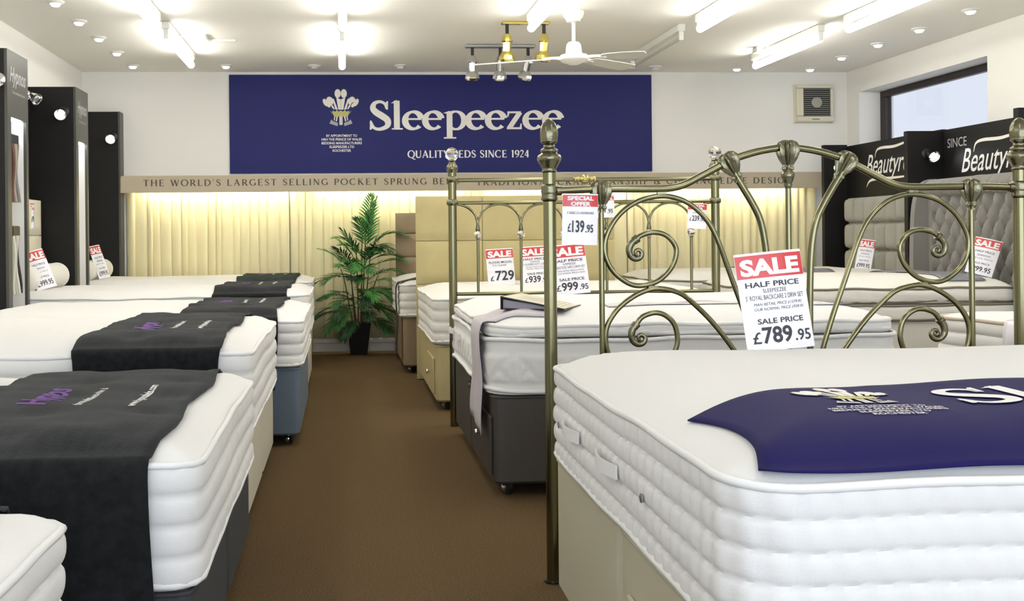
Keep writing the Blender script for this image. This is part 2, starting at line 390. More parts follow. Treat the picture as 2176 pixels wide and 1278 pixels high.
def crest(parent, fn, k=1.):
    """three plumes in a coronet; unit: 1 high, centred on x = 0; fn maps (x, y, layer)"""
    def u(P): return [((x - 385) / 660, (745 - y) / 660) for x, y in P]
    out = Flat(); wh = Flat(); go = Flat(); gr = Flat(); side = {1: Flat(), -1: Flat()}; qu = Flat()
    for sgn in (1, -1):
        def m(P): return [(sgn * x, y) for x, y in u(P)]
        def e(F, cx, cy, rx, ry, rot, grow=0):
            x, y = u([(cx, cy)])[0]; F.ell(sgn * x, y, (rx + grow) / 660, (ry + grow) / 660, sgn * rot)
        for F, gw in ((out, 13), (wh, 0)):
            e(F, 330, 165, 54, 78, 0, gw); G_ = side[sgn] if F is wh else out; e(G_, 190, 300, 62, 80, 18, gw); e(G_, 112, 325, 38, 72, 28, gw); e(G_, 165, 372, 30, 46, 40, gw)
        wh.poly(m([(383, 455), (340, 450), (305, 235), (383, 270)])); side[sgn].poly(m([(330, 455), (285, 445), (235, 255), (262, 262)])); side[sgn].poly(m([(275, 445), (245, 440), (208, 378), (240, 372)]))
        qu.poly(m([(382, 575), (358, 575), (358, 722), (382, 728)])); qu.poly(m([(330, 575), (305, 575), (292, 660), (310, 665)])); qu.poly(m([(285, 575), (268, 575), (258, 640), (272, 648)]))
        gr.poly(m([(260, 545), (235, 525), (190, 475), (212, 488), (245, 520)])); gr.poly(m([(325, 745), (300, 740), (180, 700), (215, 625), (240, 655), (330, 690)]))
        go.poly(m([(385, 470), (385, 575), (265, 578), (240, 520), (235, 470), (290, 490), (310, 455), (345, 488)]))
        e(out, 308, 535, 13, 13, 0)
    out2 = Flat(); out2.ell(0, (745 - 525) / 660, .024, .024)
    out.build('crest_outline', M_dark_ink, lambda x, y: fn(x, y, 0), parent)
    gr.build('crest_ribbon', M_grey_ink, lambda x, y: fn(x, y, 1), parent)
    for q in (wh, side[1], side[-1]): q.build('crest_plume', M_cream_ink, lambda x, y: fn(x, y, 1), parent)
    qu.build('crest_quills', M_cream_ink, lambda x, y: fn(x, y, 1), parent)['kind'] = 'stuff'
    go.build('crest_coronet', M_gold_ink, lambda x, y: fn(x, y, 2), parent)

# ================================================================ STRUCTURE
XL, XR, YB, YF, ZC = -2.57, 5.25, 10.35, -2.5, 2.82
b = MB(); b.box(XL - .2, XR + .5, YF - .3, YB + .2, -.1, 0); struct(b.build('floor', M_carpet), 'short brown carpet covering the shop floor')
b = MB(); b.box(XL - .2, XR + .5, YF - .3, YB + .2, ZC, ZC + .1); struct(b.build('ceiling', M_ceil), 'flat off-white painted ceiling')
b = MB(); b.box(XL - .2, XR + .5, YB, YB + .2, 0, ZC); struct(b.build('wall_back', M_wall), 'off-white painted back wall')
b = MB(); b.box(XL - .2, XL, YF - .3, YB, 0, ZC); struct(b.build('wall_left', M_wall), 'off-white painted wall behind the black columns')
WY0, WY1, WZ0, WZ1 = 8.02, 10.10, 1.25, 2.58
b = MB(); b.box(XR, XR + .3, YF - .3, WY0, 0, ZC); b.box(XR, XR + .3, WY1, YB, 0, ZC); b.box(XR, XR + .3, WY0, WY1, 0, WZ0); b.box(XR, XR + .3, WY0, WY1, WZ1, ZC)
struct(b.build('wall_right', M_wall), 'off-white painted wall with the high window')
b = MB(); b.box(XL, XR, YF - .2, YF, 0, .35); b.box(XL, XR, YF - .2, YF, 2.6, ZC)
for x in (XL, 0.0, 2.6, XR - .12): b.box(x, x + .12, YF - .2, YF, .35, 2.6)
struct(b.build('wall_front', M_wall), 'glazed shop front')
# high window in the right wall
wt = bpy.data.objects.new('window_1', None); COL.objects.link(wt); wt.location = (XR + .25, (WY0 + WY1) / 2, WZ0); struct(wt, 'high side window with dark brown frame')
hw = (WY1 - WY0) / 2; hh = WZ1 - WZ0
b = MB(); b.box(-.03, .03, -hw, hw, hh - .065, hh - .002, .004); b.build('frame_head', M_frame, wt)
for s in (-1, 1):
    b = MB(); b.box(-.03, .03, s * hw - (.115 if s > 0 else 0), s * hw + (0 if s > 0 else .1), 0, hh - .066, .004); b.build('frame_jamb', M_frame, wt)
b = MB(); b.box(-.03, .03, -hw + .1, hw - .1, 0, .07, .004); b.build('frame_sill', M_frame, wt)
b = MB(); b.box(-.003, .003, -hw + .1, hw - .115, .07, hh - .066); b.build('pane', M_glass, wt)
# skirting
bs = bpy.data.objects.new('baseboard_back', None); COL.objects.link(bs); bs.location = (0, YB, 0); struct(bs, 'white moulded skirting board along the back wall')
b = MB(); b.box(XL, XR, -.022, 0, 0, .085, .004); b.build('lower_board', M_gloss, bs)
b = MB(); b.box(XL, XR, -.034, 0, .085, .135, .008); b.build('moulding', M_gloss, bs)

# ================================================================ BACK WALL: sign, pelmet, curtains, extractor
sg = thing('wall_sign', 'large navy blue sign with cream serif lettering high on the back wall', 'sign', (1.024, YB, 1.80))
b = MB(); b.box(-2.149, 2.149, -.02, -.001, 0, .99, .002); b.build('sign_board', M_sign, sg)
def onsign(x, y, l=0): return (x - 1.024, -.0215 - .0006 * l, y - 1.80)
letters('dleepeezee', 0, (.274, 2.262, 2.142, 2.536), M_cream_ink, lambda x, y: onsign(x, y, 1), sg)
letters('QUALITY BEDS SINCE 1924', .06, (.655, 1.894, 1.930, 2.026), M_white_ink, lambda x, y: onsign(x, y, 1), sg, T=.19, t=.09)
ap = Flat()
for i, (s, w) in enumerate([('BY APPOINTMENT TO', .31), ('HRH THE PRINCE OF WALES', .405), ('BEDDING MANUFACTURERS', .405), ('SLEEPEEZEE LTD', .25), ('ROCHESTER', .185)]):
    ap.put(sans(s, .018).fit(-.006 - w / 2, -.006 + w / 2, 2.163 - .0375 * i, 2.188 - .0375 * i))
ap.build('lettering', M_white_ink, lambda x, y: onsign(x, y, 1), sg)['kind'] = 'stuff'
crest(sg, lambda x, y, l: onsign(-.012 + x * .372, 2.273 + y * .372, l))

PY = 10.165
pl = thing('pelmet', 'long beige pelmet board with dark serif capitals below the navy sign', 'pelmet', (1.37, YB, 1.607))
b = MB(); b.box(-3.535, 3.535, PY - YB, PY - YB + .018, 0, .166, .002); b.build('front_board', M_pelmet, pl)
b = MB(); b.box(-3.535, 3.535, PY - YB + .018, -.001, .148, .166); b.build('top_board', M_pelmet, pl)
for s in (-1, 1):
    b = MB(); b.box(s * 3.535 - .009, s * 3.535 + .009, PY - YB + .019, -.001, 0, .147); b.build('end_board', M_pelmet, pl)
def onpel(x, y): return (x - 1.37, PY - YB - .0015, y - 1.607)
letters("THE WORLD'S LARGEST SELLING POCKET SPRUNG BEDS", .20, (-1.946, 1.156, 1.668, 1.735), M_brown_ink, onpel, pl, T=.165, t=.08)
letters("TRADITIONAL CRAFTSMANSHIP & CUTTING EDGE DESIGN", .20, (1.331, 4.565, 1.655, 1.722), M_brown_ink, onpel, pl, T=.165, t=.08)
b = MB()
for x, z in ((-1.75, .166), (-.95, .166), (-.60, .166), (-.05, .166)): b.lathe([(.006, 0), (.006, .01), (0, .013)], (x - 1.37, PY - YB + .03, z), 8)
b.build('screw_cap', M_white_ink, pl)
# tubes behind the pelmet
for i in range(4):
    x0 = -2.02 + i * 1.70
    t = thing('pelmet_light', ['fluorescent tube glowing behind the far left end of the beige pelmet', 'fluorescent tube glowing behind the pelmet above the potted palm', 'fluorescent tube glowing behind the pelmet above the gold headboard', 'fluorescent tube glowing behind the right end of the beige pelmet'][i], 'light', (x0 + .8, 10.207, 1.70), 0, 'tubes behind the pelmet')
    b = MB(); b.box(-.8, .8, -.02, .02, .012, .05, .004); b.build('batten', M_batten, t)
    b = MB(); b.tube([(-.76, 0, -.012), (.76, 0, -.012)], .016, 12); b.build('tube', M_ptube, t, True, 40)
    for s in (-1, 1):
        b = MB(); b.box(s * .775 - .012, s * .775 + .012, -.016, .016, -.03, .012, .003); b.build('lamp_holder', M_batten, t)
# pleated curtains
edges = [-2.15, -.535, 1.145, 2.90, 4.70, 4.892]
clab = ['cream pleated curtain at the left end beside the black column', 'cream pleated curtain behind the potted palm', 'cream pleated curtain behind the gold headboard', 'cream pleated curtain behind the right post of the crystal headboard', 'narrow cream curtain at the right end of the pelmet']
for i in range(5):
    xa, xb = edges[i] + .004, edges[i + 1] - .004; rnd = random.Random(40 + i)
    # pleat positions
    px = [xa]
    while px[-1] < xb - .06: px.append(px[-1] + rnd.uniform(.055, .12))
    px[-1] = xb; xs = []; prof = []
    for k in range(len(px) - 1):
        a, c = px[k], px[k + 1]; d = rnd.uniform(.016, .034)
        for u in (0, .06, .16, .35, .6, .82, .94):
            xs.append(a + (c - a) * u); prof.append(d * (1 - (1 - u) ** 3) if u < .94 else d * .75)
            if u == 0: prof[-1] = 0
    xs.append(xb); prof.append(0)
    Z = [.137, .3, .6, .9, 1.2, 1.45, 1.6, 1.745]; V = []; F = []
    ph = [rnd.uniform(0, 6) for _ in xs]
    for zi, z in enumerate(Z):
        fade = .75 + .25 * (z - .14) / 1.6
        for k, x in enumerate(xs):
            V.append((x + .006 * sin(z * 2.1 + ph[k // 7 * 7]) * (1 if 0 < k < len(xs) - 1 else 0), -(.018 + prof[k] * fade + .004 * sin(z * 1.7 + ph[k // 7 * 7])), z - .137))
    n = len(xs)
    for zi in range(len(Z) - 1):
        for k in range(n - 1): F.append((zi * n + k, zi * n + k + 1, (zi + 1) * n + k + 1, (zi + 1) * n + k))
    b = MB(); b.add(V, F); o = b.build('curtain', M_curtain, None, True, 45, loc=(0, YB - .004, .137))
    md = o.modifiers.new('thickness', 'SOLIDIFY'); md.thickness = .003; md.offset = -1
    tag(o, clab[i], 'curtain', 'pleated curtains under the pelmet')
# extractor fan
ex = thing('extractor_fan', 'square cream extractor fan with dark louvres on the back wall', 'extractor fan', (4.88, YB, 2.29))
b = MB(); b.prism([(-.205 + .02 * 0, 0), (.205, 0), (.205, .40), (-.205, .40)], lambda p: (p[0], -.001, p[1]), lambda p: (p[0] * .97, -.045, .2 + (p[1] - .2) * .97)); b.f[-6] = b.f[-6]
b.build('back_plate', M_extr, ex)
b = MB()
for (x0, x1, z0, z1) in ((-.195, .195, .355, .392), (-.195, .195, .008, .065), (-.195, -.125, .066, .354), (.165, .195, .066, .354)): b.box(x0, x1, -.075, -.045, z0, z1, .008)
b.build('bezel', M_extr, ex)
b = MB(); b.box(-.124, .164, -.050, -.046, .066, .354); b.build('dark_interior', M_extr_d, ex)
b = MB(); b.lathe([(.055, 0), (.055, .01), (.03, .016), (0, .017)], (.02, -.051, .21), 20, 'y'); b.build('motor_hub', M_slat, ex, True, 40)
slat = MB(); slat.prism([(-.142, 0), (.142, 0), (.142, .004), (-.142, .004)], lambda p: (p[0], 0, p[1]), lambda p: (p[0], -.010, p[1] - .003))
s0 = slat.build('louvre', M_slat, ex, loc=(.02, -.058, .075))
for k in range(1, 14): inst(s0, ex, (.02, -.058, .075 + k * .0205))
b = MB(); b.box(-.04, .04, -.0765, -.0752, .03, .037); b.build('maker_plate', M_dark_ink, ex)

# ================================================================ CEILING: fluorescents, downlights, spot bars, fan
def batten(x, y0, y1, lab, lit=True, grp='ceiling fluorescent lights'):
    t = thing('fluorescent_light', lab, 'light', (x, (y0 + y1) / 2, ZC), 0, grp); h = (y1 - y0) / 2
    b = MB(); b.box(-.03, .03, -h, h, -.062, -.001, .006); b.build('batten', M_batten, t)
    b = MB(); b.tube([(0, -h + .03, -.115), (0, h - .03, -.115)], .030 if lit else .013, 16); b.build('tube', M_tube if lit else M_tube_off, t, True, 40)
    for s in (-1, 1):
        b = MB(); b.box(-.018, .018, s * (h - .017) - .012, s * (h - .017) + .012, -.132, -.060, .004); b.build('lamp_holder', M_batten, t)
    return t
colx = [-1.35, .01, 1.42, 2.71, 3.87]
cn = ['in the row nearest the left wall', 'in the row above the aisle', 'beside the brass spotlight bar', 'right of the fan', 'in the row nearest the right wall']
batten(-1.34, 7.93, 9.28, 'lit fluorescent tube at the far end of the row nearest the left wall')
batten(.005, 8.0, 9.36, 'lit fluorescent tube at the far end of the row above the aisle')
batten(3.83, 7.95, 9.30, 'lit fluorescent tube at the far end of the row nearest the right wall')
batten(2.69, 7.95, 9.35, 'unlit fluorescent fitting right of the white ceiling fan', False)
for i, x in enumerate(colx):
    batten(x, 6.28, 7.62, 'lit tube cut by the frame top, ' + cn[i])
rowname = ['nearest the left wall', 'over the aisle', 'over the foreground bed', 'right of the foreground bed', 'nearest the right wall']
for i, x in enumerate(colx):
    for y, w_ in ((4.4, 'second'), (1.2, 'first')) if i in (0, 2, 4) else ((4.4, 'second'),):
        batten(x, y, y + 1.34, 'ceiling tube in the row %s, %s from the shop front' % (rowname[i], w_), True, 'ceiling fluorescent lights further forward')
# cable trunking beside two of the fittings
b = MB(); b.box(0, .20, -.012, .012, -.02, -.001); b.box(.176, .20, .012, .22, -.02, -.001); b.box(.2, .42, .196, .22, -.02, -.001)
tag(b.build('cable_trunking', M_batten, loc=(-1.305, 8.45, ZC)), 'thin white cable trunking beside the far left fluorescent tube', 'trunking')
b = MB(); b.box(-.03, .03, -.05, .05, -.05, -.001, .006); tag(b.build('junction_box', M_batten, loc=(3.72, 8.95, ZC)), 'small white junction box beside the far right fluorescent tube', 'junction box')

dl = [(-1.99, 7.297), (-1.99, 7.933), (-1.99, 8.575), (-1.99, 9.238), (-1.99, 9.93), (-1.109, 9.93), (-.263, 9.95), (.57, 9.93), (3.106, 9.99), (4.725, 7.414), (4.73, 8.108), (4.73, 8.759), (4.73, 9.419), (4.736, 10.09), (3.965, 10.06)]
dlab = ['in the left-wall row, cut by the frame top', 'second from the front in the left-wall row', 'third from the front in the left-wall row', 'fourth from the front in the left-wall row', 'in the back left corner of the ceiling', 'above the left end of the navy sign', 'just left of the row of tubes above the aisle', 'above the word on the navy sign', 'above the right end of the navy sign', 'nearest the front in the right-wall row', 'second from the front in the right-wall row', 'third from the front in the right-wall row', 'fourth from the front in the right-wall row', 'in the back right corner above the extractor fan', 'left of the extractor fan near the back wall']
ring = MB(); ring.lathe([(.062, 0), (.062, -.006), (.050, -.016), (.040, -.018), (.036, -.012), (.036, 0)], n=20)
lens = MB(); lens.lathe([(.034, -.004), (.036, -.020), (.026, -.034), (0, -.038)], n=16)
r_me = l_me = None
for i, (x, y) in enumerate(dl):
    t = thing('downlight', 'small round recessed downlight ' + dlab[i], 'downlight', (x, y, ZC - .0005), 0, 'recessed downlights')
    lit = i not in (6, 7, 8)
    ring.build('trim_ring', M_batten, t, True, 40); lens.build('lamp', M_down if lit else M_batten, t, True, 40)

def spot_head(t, x, m1, drop, tilt, rz):
    """arm, swivel and ribbed lamp head hanging under a ceiling bar"""
    b = MB(); b.tube([(x, 0, -.02), (x, 0, -.11)], .014, 8); b.build('arm', M_dark, t, True, 40)
    b = MB(); b.lathe([(0, .03), (.02, .03), (.032, .0), (.036, -.02), (.026, -.03), (.024, -.09), (.036, -.10), (.046, -.125), (.05, -.15), (.04, -.165), (.03, -.15), (0, -.145)], n=18, rib=(.06, 6))
    b.build('lamp_head', m1, t, True, 40, loc=(x, 0, -.13), rot=(tilt, 0, rz)).scale = (1.2, 1.2, 1.1)
    b = MB(); b.sphere((0, 0, 0), .026, 10, 6); o = b.build('bulb', M_dark, t, True, loc=Vector((x, 0, -.13)) + Euler((tilt, 0, rz)).to_matrix() @ Vector((0, 0, -.158)))
t = thing('spotlight_bar', 'polished brass ceiling bar with two spotlights left of the fan', 'spotlight bar', (1.434, 7.91, ZC), 0)
b = MB(); b.box(-.19, .19, -.035, .035, -.022, -.001, .008); b.build('bar', M_gilt, t)
spot_head(t, -.145, M_gilt, 0, .1, 0); spot_head(t, .145, M_gilt, 0, .12, .5)
t = thing('spotlight_bar', 'chrome ceiling bar with three spotlights behind the brass one', 'spotlight bar', (1.382, 8.86, ZC), 0)
b = MB(); b.box(-.305, .305, -.03, .03, -.03, -.001, .006); b.build('bar', M_steel, t)
spot_head(t, -.245, M_chrome, 0, .12, 0); spot_head(t, 0, M_chrome, 0, .3, 0); spot_head(t, .245, M_chrome, 0, .3, .6)
# ceiling fan
t = thing('ceiling_fan', 'white three-bladed ceiling fan in front of the navy sign', 'ceiling fan', (1.728, 7.536, ZC))
b = MB(); b.lathe([(.078, -.001), (.080, -.012), (.070, -.045), (.055, -.062), (.050, -.080), (.014, -.085)], n=28); b.build('canopy', M_fan, t, True, 40)
b = MB(); b.tube([(0, 0, -.08), (0, 0, -.25)], .0135, 14); b.build('down_rod', M_fan, t, True, 40)
b = MB(); b.lathe([(.016, -.225), (.040, -.232), (.054, -.25), (.062, -.315), (.060, -.32)], n=28); b.build('motor_cap', M_fan, t, True, 40)
b = MB(); b.lathe([(.06, -.322), (.100, -.328), (.107, -.340), (.107, -.362), (.09, -.378), (.05, -.390), (.03, -.402), (0, -.404)], n=30); b.build('motor_housing', M_fan, t, True, 40)
for k, (ang, RL) in enumerate(((156, .80), (345, .52), (40, .72))):
    b = MB(); b.tube([(.09, 0, 0), (.16, 0, .006), (.24, 0, .0)], [.014, .010, .012], 8, ell=.5)
    arm = b.build('blade_arm', M_fan, t, True, 40, loc=(0, 0, -.345), rot=(0, 0, radians(ang)))
    P = catmull([(.20, -.035), (.24, -.052), (RL * .65, -.066), (RL - .045, -.066), (RL, -.045), (RL, .045), (RL - .045, .066), (RL * .65, .066), (.24, .052), (.20, .035)], 3, True)
    b = MB(); b.prism([p for p in P], lambda p: (p[0], p[1], p[1] * -.20 - .003), lambda p: (p[0], p[1], p[1] * -.20 + .003))
    b.build('blade', M_blade if k else M_fan, t, loc=(0, 0, -.345), rot=(0, 0, radians(ang)))

# ================================================================ LEFT: black display columns
CX = -2.17; CZ = 2.405
def column(y0, y1, lab, niche, logo=True):
    t = thing('display_column', lab, 'display column', ((XL + CX) / 2, (y0 + y1) / 2, 0)); hx = (CX - XL) / 2 - .002; hy = (y1 - y0) / 2
    zt = CZ
    if niche:
        na, nb, nz0, nz1 = -hy + .075, hy - .045, .45, 1.965
        b = MB(); b.box(-hx, hx - .02, -hy, -hy + .03, 0, zt); b.build('near_panel', M_black, t)
        b = MB(); b.box(-hx, hx - .02, hy - .03, hy, 0, zt); b.build('far_panel', M_black, t)
        b = MB(); b.box(-hx, hx - .02, -hy + .031, hy - .031, zt - .03, zt); b.build('top_panel', M_black, t)
        b = MB(); b.box(hx - .019, hx, -hy, hy, nz1, zt); b.box(hx - .019, hx, -hy, hy, 0, nz0); b.box(hx - .019, hx, -hy, na, nz0, nz1); b.box(hx - .019, hx, nb, hy, nz0, nz1)
        b.build('face_frame', M_sheen_face, t)
        b = MB(); b.box(hx - .14, hx - .13, na, nb, nz0, nz1); b.box(hx - .129, hx - .02, na - .01, na, nz0, nz1); b.box(hx - .129, hx - .02, nb, nb + .01, nz0, nz1); b.box(hx - .129, hx - .02, na, nb, nz0 - .01, nz0); b.box(hx - .129, hx - .02, na, nb, nz1, nz1 + .01)
        b.build('niche', M_niche, t)
        b = MB(); b.tube([(hx - .03, na + .03, nz1 - .012), (hx - .03, nb - .03, nz1 - .012)], .008, 8); b.build('niche_lamp', emission('niche_strip', (.9, .93, 1.), 14.), t)
    else:
        b = MB(); b.box(-hx, hx - .02, -hy, hy, 0, zt, .002); b.build('body', M_black, t)
        b = MB(); b.box(hx - .019, hx, -hy, hy, 0, zt); b.build('face_frame', M_sheen_face, t)
    if logo:
        def onf(u, v): return (hx + .001, -hy + u, v)
        sans('Hypnos', .02, .35).fit(.05, hy * 2 - .05, 2.165, 2.30).build('lettering', M_grey_ink, onf, t)
        sans('The most comfortable beds in the world', .01).fit(.095, hy * 2 - .07, 2.125, 2.145).build('lettering', M_grey_ink, onf, t)
    return t
c1 = column(6.815, 7.254, 'tall black display column nearest the camera with two fabric swatch hangers', True)
c2 = column(8.53, 8.93, 'tall black display column in the middle with a lit white niche', True)
c3 = column(10.19, YB - .002, 'shallow black display column against the back wall beside the curtain', False, False)
t = thing('wall_board', 'black headboard panel on the left wall between two display columns', 'panel', (XL + .022, 7.90, 0))
b = MB(); b.box(-.02, .018, -.64, .53, 0, 2.405); b.build('tall_panel', M_black, t)
b = MB(); b.box(-.02, .010, .531, .625, 0, 2.30); b.build('short_panel', M_black, t)
# fabric swatches hanging in the niche
def swatches(y, z, h, cols, lab, w=.055):
    t = thing('swatch_hanger', lab, 'fabric swatches', (CX - .055, y, z))
    b = MB(); b.box(-.05, .035, -.075, .075, -.035, .035, .006); b.build('clip_bar', M_dark, t)
    for k, c in enumerate(cols):
        yy = -.066 + .132 * (k + .5) / len(cols); hw_ = .066 / len(cols) * .9
        P = []; n = 7
        V = []; F = []
        for i in range(n):
            z_ = -.03 - (h - .03) * i / (n - 1); off = .010 * sin(i * .9 + k) + .012 * i / n
            V += [(.030 + off, yy - hw_, z_), (.030 + off + .006, yy + hw_ * .2, z_), (.030 + off, yy + hw_, z_), (-.04 + off, yy + hw_, z_), (-.04 + off, yy - hw_, z_)]
        for i in range(n - 1):
            for q in range(5): F.append((i * 5 + q, i * 5 + (q + 1) % 5, (i + 1) * 5 + (q + 1) % 5, (i + 1) * 5 + q))
        F.append((0, 1, 2, 3, 4)); F.append(tuple(range((n - 1) * 5, n * 5))[::-1])
        b = MB(); b.add(V, F); b.build('fabric_swatch', M_swatch[c], t, True, 50)
swatches(7.03, 1.83, .42, (6, 1, 2), 'dark and grey fabric swatches on the upper hanger in the nearest column')
swatches(7.04, 1.215, .42, (3, 4, 3, 5), 'cream fabric swatches on the lower hanger in the nearest column')
# column spot lamps
def wall_spot(x, y, z, lab, lit=True, ang=0., grp='column spotlights'):
    t = thing('spotlight', lab, 'spotlight', (x, y, z), ang, grp)
    b = MB(); b.lathe([(.045, 0), (.045, .008), (.03, .016), (.012, .018), (.012, .05), (0, .05)], n=18, axis='y'); b.build('mount', M_chrome if not lit else M_dark, t, True, 40)
    b = MB(); b.lathe([(0, 0), (.022, 0), (.03, .012), (.046, .07), (.050, .078), (.044, .078), (.036, .05)], n=18, axis='y'); b.build('lamp_head', M_chrome, t, True, 40, loc=(0, -.045, 0), rot=(radians(28), 0, 0))
    d = Vector((0, -.045, 0)) + Euler((radians(28), 0, 0)).to_matrix() @ Vector((0, -.066, 0))
    b = MB(); b.lathe([(.027, 0), (.026, .004), (.016, .008), (0, .009)], n=18, axis='y'); b.build('lamp', M_led if lit else M_steel, t, True, loc=d, rot=(radians(28), 0, 0))
wall_spot(-2.268, 8.53, 2.20, 'lit chrome spotlight on the middle black display column')
wall_spot(-2.24, 10.19, 2.16, 'lit chrome spotlight on the shallow black column by the back wall')
wall_spot(-2.225, 6.815, 2.20, 'chrome spotlight at the left edge of the picture on the nearest column', False)
wall_spot(-2.52, 8.38, 2.31, 'small chrome spotlight on the black board behind the nearest column', False, radians(60))

# ================================================================ RIGHT: black display wall
t = thing('display_wall', 'black display wall with white script lettering under the high window', 'display wall', (5.0, 8.3, 0)); DW = t
b = MB(); b.box(0, .04, -1.55, -.05, 0, 1.995); b.build('back_panel', M_black, t)
b = MB(); b.box(0, .04, -.045, 1.60, 0, 2.005); b.build('back_panel', M_black, t)
for (x0, y, z) in ((-.24, 1.56, 2.02), (-.31, -.066, 1.99), (-.35, -1.53, 2.0)):
    b = MB(); b.box(x0, -.001, y, y + .055, 0, z, .002); f_ = b.build('fin', M_black, t)
def ondw(yy, z): return (-.0015, -yy, z)
def script(y_left, z0, L):
    f_ = Flat(); f_.put(sans('Beautyrest', .004, .40).fit(0, L, 0, .25)); return f_.build('lettering', M_white_ink, lambda u, v: (-.0015, y_left - 8.3 - u, z0 + v), t)
def swoosh(y_left, z0, L):
    f_ = Flat()
    P = catmull([(.16, .17), (.19, .235), (.28, .255), (.5, .25), (.72, .275), (.95, .295)], 6); n = len(P); f_.ribbon(P, [.004 + .022 * sin(pi * i / (n - 1)) for i in range(n)])
    P = catmull([(.0, -.10), (.06, -.045), (.2, -.03), (.5, -.035), (.8, -.03)], 6); n = len(P); f_.ribbon(P, [.004 + .022 * sin(pi * i / (n - 1)) ** .7 for i in range(n)])
    f_.build('swoosh', M_cream_ink, lambda u, v: (-.0015, y_left - 8.3 - u * L / .9, z0 + v), t)
for yl, z0 in ((9.49, 1.635), (7.98, 1.565)):
    script(yl, z0, .90); swoosh(yl, z0 + .045, .9)
sans('SINCE', .0).fit(0, .26, 0, .075).build('lettering', M_grey_ink, lambda u, v: (-.0015, 8.17 - 8.3 - u, 1.84 + v), t)
wall_spot(4.855, 8.234, 1.80, 'lit chrome spotlight on the middle fin of the black display wall')
wall_spot(4.90, 9.86, 1.79, 'unlit chrome spotlight on the far fin of the black display wall', False)

# ================================================================ BEDS
def perim(hx, hy, r, step):
    """rounded rectangle loop: (x, y, nx, ny, s)"""
    P = []; s = 0
    segs = [(-hx + r, -hy, hx - r, -hy, 0, -1), (hx, -hy + r, hx, hy - r, 1, 0), (hx - r, hy, -hx + r, hy, 0, 1), (-hx, hy - r, -hx, -hy + r, -1, 0)]
    cen = [(hx - r, -hy + r, -90), (hx - r, hy - r, 0), (-hx + r, hy - r, 90), (-hx + r, -hy + r, 180)]
    for k in range(4):
        x0, y0, x1, y1, nx, ny = segs[k]; L = hypot(x1 - x0, y1 - y0); n = max(2, int(L / step))
        for i in range(n): P.append((x0 + (x1 - x0) * i / n, y0 + (y1 - y0) * i / n, nx, ny, s + L * i / n))
        s += L; cx, cy, a0 = cen[k]; L = r * pi / 2; n = max(4, int(L / step))
        for i in range(n): a = radians(a0 + 90 * i / n); P.append((cx + r * cos(a), cy + r * sin(a), cos(a), sin(a), s + L * i / n))
        s += L
    return P, s
def wob(x, y, k): return sin(x * 5.1 + k) * sin(y * 4.3 + 1.7 * k) + .5 * sin(x * 11 + y * 9 + k)
class Top:
    """height of a mattress top in its own frame"""
    def __init__(s, hx, hy, zt, crown, w=.26, pitch=.33, dip=.008, wave=.004, seed=1): s.__dict__.update(locals()); s.r = .1
    def z(s, x, y):
        e = min(s.hx - abs(x), s.hy - abs(y)); ax, ay = abs(x) - (s.hx - s.r), abs(y) - (s.hy - s.r)
        if ax > 0 and ay > 0: e = s.r - hypot(ax, ay)
        q = max(0., min(1., e / s.w)); z = s.zt + s.crown * (1 - (1 - q) ** 2.4)
        d = (.5 + .5 * cos(2 * pi * x / s.pitch)) * (.5 + .5 * cos(2 * pi * y / s.pitch))
        return z - s.dip * d * d * min(1, q * 2) + s.wave * wob(x, y, s.seed) * q
